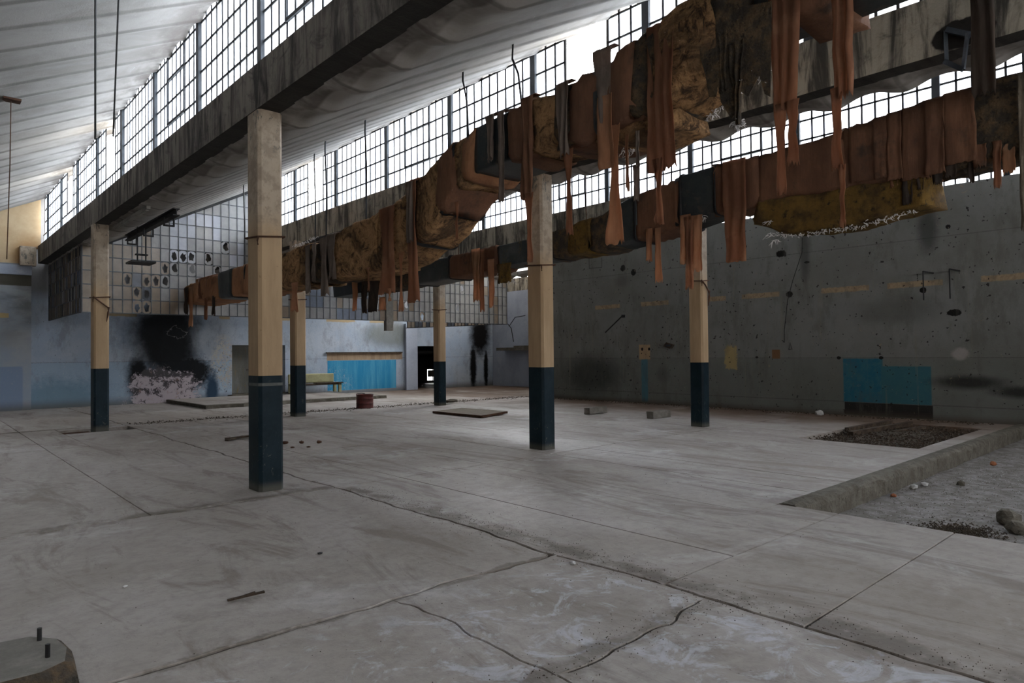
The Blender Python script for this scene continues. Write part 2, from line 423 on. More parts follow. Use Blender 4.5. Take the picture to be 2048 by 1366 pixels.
def wall_grey_mat():
    mt, nt, out = new_mat('dark_grey_green_plaster')
    b = NB(nt)
    X, Y, Z = b.xyz()
    n = b.noise(0.5, 6, 0.7)
    n5 = b.noise(5, 6, 0.75, None, 0.3)
    fine = b.noise(24, 4, 0.7)
    col = b.mix(b.ramp(n, 0.35, 0.66), (0.195, 0.20, 0.19), (0.15, 0.152, 0.138))
    col = b.mix(b.ramp(Z, 1.38, 1.40, 0.45, 0.0), col, (0.115, 0.125, 0.110))
    ln = b.ramp(b.math('ABSOLUTE', b.math('SUBTRACT', Z, 1.40)), 0.0, 0.018, 0.5, 0)
    ln2 = b.ramp(b.math('ABSOLUTE', b.math('SUBTRACT', b.math('ADD', Z, b.math('MULTIPLY', Y, 0.0)), 4.10)), 0.0, 0.02, 0.5, 0)
    ln3 = b.ramp(b.math('ABSOLUTE', b.math('SUBTRACT', Z, 0.33)), 0.0, 0.02, 0.6, 0)
    lm = b.math('MULTIPLY', b.math('MAXIMUM', ln, b.math('MAXIMUM', ln2, ln3)), b.ramp(fine, 0.3, 0.55, 0.4, 1))
    col = b.mix(lm, col, (0.05, 0.05, 0.045))
    # tan patches in a row at 3.1 m
    for (a, c) in ((13.72, 14.77), (11.86, 12.88), (9.95, 10.5), (8.39, 9.47), (6.17, 7.30), (4.63, 5.77), (2.2, 3.91), (0.2, 1.4)):
        mk = b.rect(Y, Z, a, c, 3.02, 3.15, 0.015, n5, 0.09)
        col = b.mix(b.math('MULTIPLY', mk, 0.9), col, b.mix(b.ramp(n5, 0.45, 0.6), (0.34, 0.255, 0.15), (0.24, 0.17, 0.10)))
    # tan box print, blue pipe print
    col = b.mix(b.rect(Y, Z, 12.56, 12.98, 1.36, 1.82, 0.015, n5, 0.05), col, (0.37, 0.26, 0.15))
    col = b.mix(b.rect(Y, Z, 12.66, 12.90, 0.04, 1.36, 0.02, n5, 0.06), col, (0.07, 0.16, 0.20))
    # the patch on the right of the near column
    col = b.mix(b.rect(Y, Z, 9.65, 10.0, 1.1, 1.75, 0.03, n5, 0.35), col, (0.36, 0.28, 0.13))
    col = b.mix(b.rect(Y, Z, 8.40, 8.62, 1.38, 1.62, 0.01), col, (0.17, 0.09, 0.04))
    # teal painted rectangle and black skirting below it
    te = b.mix(b.ramp(n5, 0.4, 0.65), (0.018, 0.115, 0.175), (0.035, 0.135, 0.17))
    te = b.mix(b.math('MULTIPLY', b.ramp(Y, 5.95, 5.92), 0.6), te, (0.045, 0.125, 0.135))
    mk = b.math('MAXIMUM', b.rect(Y, Z, 5.90, 6.80, 0.33, 1.38, 0.012, n5, 0.03), b.rect(Y, Z, 4.89, 5.92, 0.33, 1.20, 0.012, n5, 0.03))
    col = b.mix(mk, col, te)
    col = b.mix(b.rect(Y, Z, 4.87, 6.78, 0.02, 0.32, 0.01), col, (0.022, 0.02, 0.018))
    # soft soot
    for (cy, cz, ry, rz, a) in ((14.99, 0.85, 1.2, 0.6, 0.75), (4.2, 0.86, 0.6, 0.14, 0.9), (3.2, 0.68, 0.5, 0.12, 0.9), (5.6, 2.5, 0.9, 0.3, 0.35), (4.9, 4.3, 0.2, 0.5, 0.7), (7.7, 4.1, 0.12, 0.7, 0.6), (12.1, 0.9, 0.2, 0.25, 0.35), (13.6, 3.9, 0.3, 0.2, 0.3)):
        col = b.mix(b.math('MULTIPLY', b.blob(Y, Z, cy, cz, ry, rz, 0.6, n5, 0.6), a), col, (0.02, 0.02, 0.018))
    # broken dark sockets
    for (cy, cz, ry, rz) in ((13.58, 4.29, 0.10, 0.10), (13.16, 4.12, 0.10, 0.10), (8.33, 4.15, 0.14, 0.09), (8.12, 3.06, 0.09, 0.08), (5.02, 2.93, 0.07, 0.07), (4.42, 2.39, 0.14, 0.08), (12.86, 1.68, 0.04, 0.05), (12.60, 1.68, 0.04, 0.05), (7.65, 3.85, 0.07, 0.03), (12.3, 3.6, 0.03, 0.03), (11.9, 3.62, 0.03, 0.03), (4.5, 4.3, 0.05, 0.05), (10.6, 3.4, 0.02, 0.03), (9.05, 1.42, 0.04, 0.03), (6.9, 1.40, 0.05, 0.04), (5.93, 1.40, 0.05, 0.04)):
        col = b.mix(b.blob(Y, Z, cy, cz, ry, rz, 0.12, b.noise(14, 4, 0.7), 0.9), col, (0.008, 0.007, 0.006))
    sp = b.ramp(b.noise(7, 6, 0.8, None, 1.5), 0.63, 0.66, 0, 0.6)
    col = b.mix(sp, col, (0.30, 0.24, 0.16))
    gr = b.ramp(b.noise(1.6, 6, 0.75, b.scaled((1, 1.2, 0.45))), 0.48, 0.66, 0, 0.45)
    col = b.mix(gr, col, (0.085, 0.085, 0.07))
    vl = b.ramp(b.noise(1.0, 4, 0.6, b.scaled((1, 9, 0.25))), 0.60, 0.70, 0, 0.35)
    col = b.mix(vl, col, (0.20, 0.185, 0.14))
    sp = b.ramp(b.noise(11, 3, 0.5), 0.67, 0.70, 0, 0.9)
    col = b.mix(sp, col, (0.015, 0.013, 0.012))
    col = b.mix(b.math('MULTIPLY', b.blob(Y, Z, 4.32, 1.48, 0.16, 0.13, 0.3, n5, 1.0), 0.7), col, (0.36, 0.33, 0.31))
    col = b.mix(b.ramp(Z, 0.18, 0.0, 0, 0.7), col, (0.07, 0.055, 0.04))
    b.bsdf(out, col, 0.9, b.math('ADD', n5, fine), 0.3, 0.012)
    return mt
M['wall_grey'] = wall_grey_mat()

M['plain_blue'] = simple('blue_grey_plaster', (0.38, 0.42, 0.50), (0.31, 0.345, 0.42), 1.0, 0.85, c3=(0.42, 0.45, 0.50))
M['plain_grey'] = simple('grey_plaster', (0.20, 0.195, 0.18), (0.15, 0.145, 0.13), 0.8, 0.9)
M['dark_room'] = simple('near_black_plaster', (0.035, 0.035, 0.035), (0.05, 0.048, 0.045), 1.0, 0.95)  # near-black plaster for the passage and the infill walls
M['door_steel'] = simple('stained_grey_panel', (0.16, 0.16, 0.14), (0.22, 0.225, 0.215), 1.2, 0.7, (3, 3, 0.5), c3=(0.24, 0.18, 0.08))

def column_mat():
    mt, nt, out = new_mat('cream_painted_concrete')
    b = NB(nt)
    X, Y, Z = b.xyz()
    n = b.noise(1.2, 6, 0.7, b.scaled((4, 4, 0.5)))
    n5 = b.noise(6, 5, 0.7)
    col = b.mix(b.ramp(n, 0.35, 0.65), (0.43, 0.305, 0.18), (0.34, 0.235, 0.135))
    topw = b.ramp(b.math('ADD', Z, b.math('MULTIPLY', n5, 0.6)), 3.2, 3.7, 0, 0.75)
    col = b.mix(topw, col, b.mix(b.ramp(n5, 0.45, 0.6), (0.40, 0.34, 0.27), (0.26, 0.22, 0.18)))
    pe = b.math('MULTIPLY', b.ramp(Z, 3.7, 4.4), b.ramp(b.noise(5.5, 6, 0.8, b.scaled((2, 2, 0.8)), 0.8), 0.53, 0.60))
    col = b.mix(pe, col, (0.12, 0.115, 0.10))
    sp = b.ramp(b.noise(16, 4, 0.7), 0.66, 0.70, 0, 0.5)
    col = b.mix(sp, col, (0.20, 0.13, 0.07))
    b.bsdf(out, col, 0.75, n5, 0.2, 0.01, 0, 0.35)
    return mt
M['column'] = column_mat()

def colbase_mat():
    mt, nt, out = new_mat('dark_petrol_paint')
    b = NB(nt)
    X, Y, Z = b.xyz()
    n = b.noise(3, 6, 0.7)
    col = b.mix(b.ramp(n, 0.35, 0.7), (0.004, 0.012, 0.018), (0.010, 0.022, 0.030))
    sc = b.ramp(b.noise(14, 6, 0.8, b.scaled((1, 1, 0.6)), 1.0), 0.60, 0.64)
    zone = b.math('MAXIMUM', b.math('MULTIPLY', b.ramp(Z, 0.65, 0.45, 0, 0.75), b.ramp(n, 0.4, 0.6, 0.2, 1)), 0.12)
    col = b.mix(b.math('MULTIPLY', sc, zone), col, (0.14, 0.145, 0.12))
    col = b.mix(b.ramp(Z, 0.13, 0.02, 0, 0.7), col, (0.11, 0.105, 0.085))
    b.bsdf(out, col, 0.55, n, 0.15, 0.01, 0, 0.15)
    return mt
M['colbase'] = colbase_mat()
M['greyband'] = simple('faded_grey_band', (0.13, 0.14, 0.13), (0.09, 0.095, 0.09), 6, 0.8)
M['steel_dark'] = simple('dark_blue_steel', (0.010, 0.015, 0.022), (0.022, 0.028, 0.036), 4, 0.5, metal=0.0, spec=0.5)
M['steel_black'] = simple('black_steel', (0.008, 0.008, 0.009), (0.02, 0.019, 0.018), 4, 0.55)
M['bar'] = simple('dark_glazing_bar', (0.025, 0.026, 0.030), (0.05, 0.05, 0.052), 6, 0.6)
M['bar_grey'] = simple('grey_glazing_bar', (0.13, 0.14, 0.145), (0.08, 0.085, 0.09), 6, 0.6)
M['rust'] = simple('rusty_iron', (0.06, 0.028, 0.016), (0.10, 0.045, 0.022), 8, 0.85)
M['drumred'] = simple('flaking_dark_red_paint', (0.10, 0.018, 0.014), (0.05, 0.014, 0.012), 7, 0.5, c3=(0.03, 0.02, 0.018))
M['yellow'] = simple('pale_yellow_upholstery', (0.36, 0.35, 0.20), (0.28, 0.265, 0.15), 4, 0.7)
M['wood'] = simple('weathered_board', (0.13, 0.105, 0.075), (0.20, 0.17, 0.13), 5, 0.9, (1, 6, 1), c3=(0.06, 0.04, 0.03))
M['wood_dark'] = simple('dark_splintered_wood', (0.045, 0.032, 0.022), (0.09, 0.065, 0.045), 8, 0.95)
M['white_bit'] = simple('white_scrap', (0.55, 0.55, 0.54), (0.42, 0.42, 0.42), 9, 0.8)
M['brick_bit'] = simple('orange_brick', (0.33, 0.13, 0.06), (0.25, 0.09, 0.045), 9, 0.9)
M['fluoro'] = simple('old_white_fitting', (0.32, 0.31, 0.28), (0.22, 0.21, 0.19), 4, 0.6)

def glass_mat(name, tint, trans, glossy=0.0, opaque=None):
    """dusty pane: part clear, part light-scattering"""
    mt, nt, out = new_mat(name)
    b = NB(nt)
    tr = b.N.new('ShaderNodeBsdfTransparent')
    tr.inputs[0].default_value = tint + (1,)
    tl = b.N.new('ShaderNodeBsdfTranslucent')
    tl.inputs[0].default_value = tint + (1,)
    df = b.N.new('ShaderNodeBsdfDiffuse')
    df.inputs[0].default_value = tuple(x * 0.6 for x in tint) + (1,)
    a = b.N.new('ShaderNodeMixShader')
    a.inputs[0].default_value = 0.12
    b.L.new(tl.outputs[0], a.inputs[1]); b.L.new(df.outputs[0], a.inputs[2])
    c = b.N.new('ShaderNodeMixShader')
    dirt = b.ramp(b.noise(3.0, 5, 0.7), 0.35, 0.7, 1 - trans - 0.1, 1 - trans + 0.1)
    b.L.new(dirt, c.inputs[0])
    b.L.new(tr.outputs[0], c.inputs[1]); b.L.new(a.outputs[0], c.inputs[2])
    last = c
    if glossy > 0:
        g = b.N.new('ShaderNodeBsdfGlossy')
        g.inputs['Roughness'].default_value = 0.12
        e = b.N.new('ShaderNodeMixShader')
        e.inputs[0].default_value = glossy
        b.L.new(c.outputs[0], e.inputs[1]); b.L.new(g.outputs[0], e.inputs[2])
        last = e
    b.L.new(last.outputs[0], out.inputs['Surface'])
    return mt
M['pane'] = glass_mat('dusty_window_glass', (0.90, 0.94, 1.0), 0.22)

def painted_glass(name, c1, c2, scatter=0.25, clear=0.0):
    mt, nt, out = new_mat(name)
    b = NB(nt)
    n = b.noise(2.2, 5, 0.7, b.scaled((1, 1, 1)))
    st = b.noise(1.0, 5, 0.7, b.scaled((7, 7, 0.8)))
    col = b.mix(b.ramp(n, 0.35, 0.65), c1, c2)
    col = b.mix(b.ramp(st, 0.55, 0.75, 0, 0.35), col, tuple(x * 1.25 for x in c1))
    p = b.N.new('ShaderNodeBsdfPrincipled')
    b.L.new(col, p.inputs['Base Color'])
    p.inputs['Roughness'].default_value = 0.22
    p.inputs['Specular IOR Level'].default_value = 0.6
    tl = b.N.new('ShaderNodeBsdfTranslucent')
    b.L.new(col, tl.inputs[0])
    a = b.N.new('ShaderNodeMixShader')
    a.inputs[0].default_value = scatter
    b.L.new(p.outputs[0], a.inputs[1]); b.L.new(tl.outputs[0], a.inputs[2])
    last = a
    if clear > 0:
        tr = b.N.new('ShaderNodeBsdfTransparent')
        e = b.N.new('ShaderNodeMixShader')
        e.inputs[0].default_value = clear
        b.L.new(a.outputs[0], e.inputs[1]); b.L.new(tr.outputs[0], e.inputs[2])
        last = e
    b.L.new(last.outputs[0], out.inputs['Surface'])
    return mt
M['g_tan'] = painted_glass('tan_painted_pane', (0.34, 0.27, 0.20), (0.27, 0.22, 0.17), 0.2)
M['g_blue'] = painted_glass('blue_grey_pane', (0.25, 0.29, 0.36), (0.20, 0.22, 0.27), 0.2)
M['g_pale'] = painted_glass('pale_grey_pane', (0.45, 0.44, 0.42), (0.36, 0.35, 0.34), 0.35)
M['g_bright'] = painted_glass('bright_pane', (0.62, 0.64, 0.68), (0.5, 0.52, 0.58), 0.3, 0.0)
M['g_smoke'] = painted_glass('smoked_pane', (0.10, 0.11, 0.13), (0.06, 0.065, 0.075), 0.1)

def fabric_mat(name, c1, c2, c3, trans=0.35, scale=3.0):
    mt, nt, out = new_mat(name)
    b = NB(nt)
    n = b.noise(scale, 6, 0.7, b.scaled((1, 1, 0.6)))
    w = b.noise(1.0, 3, 0.6, b.scaled((30, 30, 4)))
    col = b.mix(b.ramp(n, 0.35, 0.65), c1, c2)
    col = b.mix(b.ramp(b.noise(scale * 0.7, 5, 0.7, b.scaled((1.3, 1, 1))), 0.52, 0.70, 0, 0.85), col, c3)
    col = b.mix(b.ramp(w, 0.4, 0.7, 0, 0.3), col, tuple(x * 0.5 for x in c1))
    p = b.N.new('ShaderNodeBsdfPrincipled')
    b.L.new(col, p.inputs['Base Color'])
    p.inputs['Roughness'].default_value = 0.85
    p.inputs['Specular IOR Level'].default_value = 0.2
    bn = b.N.new('ShaderNodeBump')
    bn.inputs['Strength'].default_value = 0.4
    bn.inputs['Distance'].default_value = 0.02
    b.L.new(b.math('ADD', n, w), bn.inputs['Height'])
    b.L.new(bn.outputs[0], p.inputs['Normal'])
    if trans > 0:
        tl = b.N.new('ShaderNodeBsdfTranslucent')
        b.L.new(b.mix(0.5, col, (0.72, 0.44, 0.30)), tl.inputs[0])
        a = b.N.new('ShaderNodeMixShader')
        a.inputs[0].default_value = trans
        b.L.new(p.outputs[0], a.inputs[1]); b.L.new(tl.outputs[0], a.inputs[2])
        b.L.new(a.outputs[0], out.inputs['Surface'])
    else:
        b.L.new(p.outputs[0], out.inputs['Surface'])
    return mt
M['cloth'] = fabric_mat('terracotta_gauze', (0.35, 0.175, 0.10), (0.24, 0.115, 0.068), (0.45, 0.27, 0.165), 0.5)
M['cloth_pale'] = fabric_mat('pale_orange_gauze', (0.55, 0.32, 0.19), (0.45, 0.23, 0.12), (0.60, 0.40, 0.25), 0.5)
M['cloth_grey'] = fabric_mat('dusty_grey_gauze', (0.21, 0.17, 0.14), (0.14, 0.11, 0.09), (0.30, 0.25, 0.21), 0.2)
M['cloth_dark'] = fabric_mat('charred_gauze', (0.035, 0.028, 0.024), (0.06, 0.045, 0.035), (0.10, 0.07, 0.05), 0.1)
M['wrap'] = fabric_mat('brown_duct_wrap', (0.185, 0.092, 0.052), (0.12, 0.060, 0.037), (0.05, 0.038, 0.03), 0.0, 2.2)
M['wrap_light'] = fabric_mat('orange_duct_wrap', (0.40, 0.20, 0.10), (0.28, 0.135, 0.07), (0.10, 0.07, 0.05), 0.0, 2.2)
def insul_mat(name, c1, c2, dark):
    mt, nt, out = new_mat(name)
    b = NB(nt)
    big = b.noise(1.1, 5, 0.7, None, 0.6)
    mid = b.noise(4.5, 6, 0.8, None, 1.2)
    fin = b.noise(22, 5, 0.75)
    col = b.mix(b.ramp(mid, 0.35, 0.62), c1, c2)
    col = b.mix(b.ramp(mid, 0.50, 0.62, 0, 0.85), col, dark)
    col = b.mix(b.ramp(big, 0.47, 0.62, 0, 0.8), col, dark)
    col = b.mix(b.ramp(fin, 0.55, 0.68, 0, 0.75), col, tuple(x * 0.45 for x in c2))
    b.bsdf(out, col, 0.95, b.math('ADD', mid, b.math('MULTIPLY', fin, 0.6)), 0.9, 0.05, 0, 0.15)
    return mt
M['insul'] = insul_mat('mottled_mineral_wool', (0.48, 0.285, 0.135), (0.30, 0.165, 0.075), (0.05, 0.036, 0.026))
M['insul_old'] = simple('mottled_mineral_wool', (0.50, 0.33, 0.17), (0.34, 0.205, 0.10), 4.0, 0.95, bstr=0.8, bdist=0.04, c3=(0.055, 0.04, 0.03), fine=26)
M['insul_y'] = simple('rotten_yellow_wool', (0.17, 0.10, 0.022), (0.06, 0.036, 0.015), 3.0, 0.95, bstr=0.9, bdist=0.05, c3=(0.03, 0.022, 0.014), fine=20)
M['insul_dark'] = simple('blackened_wool', (0.05, 0.042, 0.033), (0.13, 0.085, 0.045), 6, 1.0, bstr=1.0, bdist=0.05, c3=(0.02, 0.018, 0.016), fine=20)
M['duct'] = simple('dark_duct_sheet', (0.012, 0.020, 0.024), (0.030, 0.036, 0.038), 2.5, 0.5, c3=(0.06, 0.05, 0.04), spec=0.5)
M['duct_grey'] = simple('dull_grey_duct_sheet', (0.04, 0.05, 0.055), (0.08, 0.09, 0.09), 2.5, 0.6, c3=(0.13, 0.10, 0.04))
M['fluff'] = simple('white_glass_fibre', (0.75, 0.73, 0.72), (0.60, 0.56, 0.54), 20, 1.0)

# ------------------------------------------------------------------ object helpers
def tag(o, label=None, cat=None, group=None, kind=None):
    if label: o['label'] = label
    if cat: o['category'] = cat
    if group: o['group'] = group
    if kind: o['kind'] = kind
    return o

def empty(name, loc, label=None, cat=None, group=None, kind=None, parent=None):
    o = bpy.data.objects.new(name, None)
    o.empty_display_size = 0.2
    COL.objects.link(o)
    o.location = loc
    if parent is not None:
        o.parent = parent
        o.location = Vector(loc) - base_of(parent)
    return tag(o, label, cat, group, kind)

def base_of(o):
    v = Vector((0, 0, 0))
    while o is not None:
        v += o.location
        o = o.parent
    return v

def link(name, mesh, mat=None, parent=None, loc=(0, 0, 0)):
    """loc is in world space; meshes are written in world offsets from loc"""
    if mat is not None and len(mesh.materials) == 0:
        mesh.materials.append(M[mat])
    o = bpy.data.objects.new(name, mesh)
    COL.objects.link(o)
    if parent is not None:
        o.parent = parent
        o.location = Vector(loc) - base_of(parent)
    else:
        o.location = loc
    return o

class MB:
    def __init__(s):
        s.v = []; s.f = []
    def add(s, vs, fs):
        k = len(s.v)
        s.v += [tuple(a) for a in vs]
        s.f += [tuple(i + k for i in f) for f in fs]
    def box(s, x0, x1, y0, y1, z0, z1, j=0.0, rnd=None):
        vs = [(x, y, z) for z in (z0, z1) for y in (y0, y1) for x in (x0, x1)]
        if j:
            vs = [(x + rnd.uniform(-j, j), y + rnd.uniform(-j, j), z + rnd.uniform(-j, j)) for x, y, z in vs]
        s.add(vs, [(0, 2, 3, 1), (4, 5, 7, 6), (0, 1, 5, 4), (2, 6, 7, 3), (0, 4, 6, 2), (1, 3, 7, 5)])
        return s
    def tube(s, pts, r, n=6):
        """swept tube through points; r number or list"""
        P = [Vector(p) for p in pts]
        rings = []
        for i, p in enumerate(P):
            d = (P[min(i + 1, len(P) - 1)] - P[max(i - 1, 0)]).normalized()
            a = d.cross(Vector((0, 0, 1)))
            if a.length < 0.1:
                a = d.cross(Vector((1, 0, 0)))
            a.normalize()
            c = d.cross(a).normalized()
            rr = r[i] if isinstance(r, (list, tuple)) else r
            rings.append([p + (a * math.cos(t) + c * math.sin(t)) * rr for t in [2 * math.pi * k / n for k in range(n)]])
        vs = [v for q in rings for v in q]
        fs = []
        for i in range(len(P) - 1):
            for k in range(n):
                fs.append((i * n + k, i * n + (k + 1) % n, (i + 1) * n + (k + 1) % n, (i + 1) * n + k))
        fs.append(tuple(reversed(range(n))))
        fs.append(tuple((len(P) - 1) * n + k for k in range(n)))
        s.add(vs, fs)
        return s
    def bar(s, a, b, w, h):
        """rectangular bar between two points (w across, h along the other axis)"""
        a = Vector(a); b = Vector(b)
        d = (b - a).normalized()
        u = d.cross(Vector((0, 0, 1)))
        if u.length < 0.1:
            u = Vector((0, 1, 0))
        u.normalize()
        t = u.cross(d).normalized()
        vs = []
        for p in (a, b):
            for (su, st) in ((-1, -1), (1, -1), (1, 1), (-1, 1)):
                vs.append(p + u * su * w / 2 + t * st * h / 2)
        s.add(vs, [(0, 1, 2, 3), (7, 6, 5, 4), (0, 4, 5, 1), (1, 5, 6, 2), (2, 6, 7, 3), (3, 7, 4, 0)])
        return s
    def lathe(s, cx, cy, prof, n=24):
        k = len(prof)
        vs = [(cx + r * math.cos(2 * math.pi * a / n), cy + r * math.sin(2 * math.pi * a / n), z) for a in range(n) for r, z in prof]
        fs = [(a * k + i, ((a + 1) % n) * k + i, ((a + 1) % n) * k + i + 1, a * k + i + 1) for a in range(n) for i in range(k - 1)]
        s.add(vs, fs)
        return s
    def mesh(s, name, loc=(0, 0, 0), smooth=False):
        me = bpy.data.meshes.new(name)
        lx, ly, lz = loc
        me.from_pydata([(x - lx, y - ly, z - lz) for x, y, z in s.v], [], s.f)
        me.validate()
        if smooth:
            for p in me.polygons:
                p.use_smooth = True
        me.update()
        return me
    def obj(s, name, mat, parent=None, loc=None, smooth=False):
        if loc is None:
            loc = base_of(parent) if parent is not None else (0, 0, 0)
        return link(name, s.mesh(name, loc, smooth), mat, parent, loc)

def bevel(o, w=0.01, seg=2):
    md = o.modifiers.new('bevel', 'BEVEL')
    md.width = w; md.segments = seg; md.limit_method = 'ANGLE'
    return o

def nz(x, y, z, s=1.0):
    return mnoise.noise(Vector((x * s, y * s, z * s)))

# ================================================================== FLOOR
floor = MB().box(-6.4, 22.1, -8.4, 27.0, -0.40, -0.36).obj('floor', 'soil')
tag(floor, kind='structure')
rs = random.Random(7)
HEAVY = {('x', 3.87): 0.05, ('y', 7.5): 0.05, ('y', 3.8): 0.07, ('x', 2.4): 0.09, ('y', 2.38): 0.08, ('y', 17.9): 0.08}
GAPW = {('x', 3.87): 0.022, ('y', 7.5): 0.020, ('y', 3.8): 0.028, ('y', 2.38): 0.016, ('y', 17.9): 0.05}
def wob(ax, c, t):
    a = HEAVY.get((ax, round(c, 2)), 0.004)
    k = 17.3 * c + (5 if ax == 'x' else 0)
    w = a * (nz(t * 0.9, k, 1.0) * 1.3 + nz(t * 3.7, k, 4.0) * 0.6)
    if a > 0.02:
        w += 0.012 * nz(t * 16, k, 9)
    return w
def slab(x0, x1, y0, y1, dz=0.0, bottom=-0.35):
    def edge(ax, c, t0, t1, sgn):
        n = max(2, int(abs(t1 - t0) / (0.07 if HEAVY.get((ax, round(c, 2))) else 0.6)))
        out = []
        g = GAPW.get((ax, round(c, 2)), 0.007)
        for i in range(n):
            t = t0 + (t1 - t0) * i / n
            off = c + wob(ax, c, t) + sgn * g * (0.55 + 0.45 * abs(nz(t * 5, c * 3, 2)))
            out.append((t, off))
        return out
    pts = []
    pts += [(t, o) for t, o in edge('y', y0, x0 + .01, x1 - .01, +1)]
    pts += [(o, t) for t, o in edge('x', x1, y0 + .01, y1 - .01, -1)]
    pts += [(t, o) for t, o in edge('y', y1, x1 - .01, x0 + .01, -1)]
    pts += [(o, t) for t, o in edge('x', x0, y1 - .01, y0 + .01, +1)]
    n = len(pts)
    cx, cy = (x0 + x1) / 2, (y0 + y1) / 2
    def ins(p, d):
        d *= 0.5
        vx, vy = cx - p[0], cy - p[1]
        return (p[0] + math.copysign(min(d, abs(vx)), vx), p[1] + math.copysign(min(d, abs(vy)), vy))
    mb = MB()
    vs = [(ins(p, .006)[0], ins(p, .006)[1], dz) for p in pts] + [(p[0], p[1], dz - .006) for p in pts] + [(p[0], p[1], bottom) for p in pts]
    fs = [tuple(range(n))]
    for r in (0, 1):
        for i in range(n):
            fs.append((r * n + i, (r + 1) * n + i, (r + 1) * n + (i + 1) % n, r * n + (i + 1) % n))
    mb.add(vs, fs)
    mb.obj('slab', 'floor', floor)
SL = []
XA = [-6.2, -1.6, 1.86, 3.87]
SL += [(-6.2, -1.6, 3.8, 7.5), (-1.6, 3.87, 3.8, 7.5)]
SL += [(-6.2, -1.6, -0.5, 3.8), (-1.6, 2.4, -0.5, 3.8), (2.4, 3.87, 2.38, 3.8), (2.4, 3.87, -0.5, 2.38)]
SL += [(3.87, 6.8, -0.5, 1.78), (3.87, 6.8, 1.78, 2.76), (3.87, 4.81, 2.76, 7.5), (4.81, 6.27, 2.76, 7.5), (6.27, 6.8, 2.76, 3.36)]
SL += [(6.27, 7.6, 3.36, 7.5), (7.6, 8.47, 3.36, 7.5), (8.47, 10.3, 3.36, 7.5), (10.3, 12.1, 3.36, 7.5), (12.1, 15.9, 3.36, 3.66), (12.1, 15.9, 5.6, 7.5), (15.9, 17.2, 3.36, 7.5)]
SL += [(-6.2, -1.6, -8.2, -0.5), (-1.6, 3.87, -8.2, -0.5), (3.87, 6.8, -8.2, -0.5)]
XB = [-6.2, -1.6, 1.86, 3.87, 4.81, 6.27, 7.6, 9.3, 11.0, 12.9, 15.0, 17.2]
for (ya, yb) in ((7.5, 10.6), (10.6, 14.1), (14.1, 17.9)):
    for i in range(len(XB) - 1):
        a, c = XB[i], XB[i + 1]
        if ya > 14 and a == 1.86:
            SL += [(1.86, 2.5, 14.1, 17.9), (2.5, 3.87, 14.1, 16.72), (2.5, 3.87, 17.5, 17.9)]
            continue
        SL.append((a, c, ya, yb))
for (ya, yb) in ((17.9, 21.4), (21.4, 25.6)):
    for a, c in ((-6.2, -1.6), (-1.6, 1.86), (1.86, 3.87), (3.87, 6.7), (6.7, 9.3), (9.3, 12.9), (12.9, 17.2), (17.2, 22.0)):
        SL.append((a, c, ya, yb))
for s_ in SL:
    slab(*s_, dz=rs.uniform(-0.004, 0.0))

# sunken yard in front right (0.22 m lower), rough ground
def rough_patch(name, x0, x1, y0, y1, z, amp, mat, step, parent=None, seed=0, dome=0.0):
    nx = max(2, int((x1 - x0) / step)); ny = max(2, int((y1 - y0) / step))
    vs = []; fs = []
    for j in range(ny + 1):
        for i in range(nx + 1):
            x = x0 + (x1 - x0) * i / nx; y = y0 + (y1 - y0) * j / ny
            u = (i / nx) * 2 - 1; w = (j / ny) * 2 - 1
            h = amp * (nz(x * 1.3, y * 1.3, seed) + 0.5 * nz(x * 5, y * 5, seed) + 0.35 * nz(x * 13, y * 13, seed))
            h += dome * max(0, (1 - u * u)) * max(0, (1 - w * w))
            vs.append((x, y, z + h))
    for j in range(ny):
        for i in range(nx):
            a = j * (nx + 1) + i
            fs.append((a, a + 1, a + nx + 2, a + nx + 1))
    mb = MB(); mb.add(vs, fs)
    return mb.obj(name, mat, parent)
rough_patch('sunken_ground', 6.8, 17.2, -8.2, 3.16, -0.225, 0.014, 'gravel', 0.11, floor, 3)
rough_patch('earth_fill', 12.1, 15.9, 3.66, 5.6, -0.11, 0.05, 'soil', 0.06, floor, 5, 0.09)

# kerb wall of the step
def kerb():
    mb = MB()
    x0, x1 = 6.78, 17.15
    n = 170
    prof = [(3.14, -0.30), (3.14, -0.06), (3.15, -0.02), (3.19, 0.012), (3.27, 0.018), (3.355, 0.004), (3.36, -0.30)]
    vs = []
    for i in range(n + 1):
        x = x0 + (x1 - x0) * i / n
        for k, (y, z) in enumerate(prof):
            a = 0.028 if 1 <= k <= 4 else 0.004
            vs.append((x, y + a * nz(x * 4, k * 2.1, 1) + a * .6 * nz(x * 15, k, 5), z + a * 0.8 * nz(x * 5, k * 1.7, 8)))
    m_ = len(prof)
    fs = [(i * m_ + k, i * m_ + k + 1, (i + 1) * m_ + k + 1, (i + 1) * m_ + k) for i in range(n) for k in range(m_ - 1)]
    fs += [tuple(range(m_)), tuple(n * m_ + k for k in reversed(range(m_)))]
    mb.add(vs, fs)
    return mb.obj('kerb', 'kerb', None, (0, 0, 0))
tag(kerb(), 'rough rounded concrete kerb along the drop to the sunken ground', 'kerb')

# ================================================================== WALLS
def wall(name, mat, boxes):
    mb = MB()
    for b_ in boxes:
        mb.box(*b_)
    return tag(mb.obj(name, mat), kind='structure')
TH = 0.25
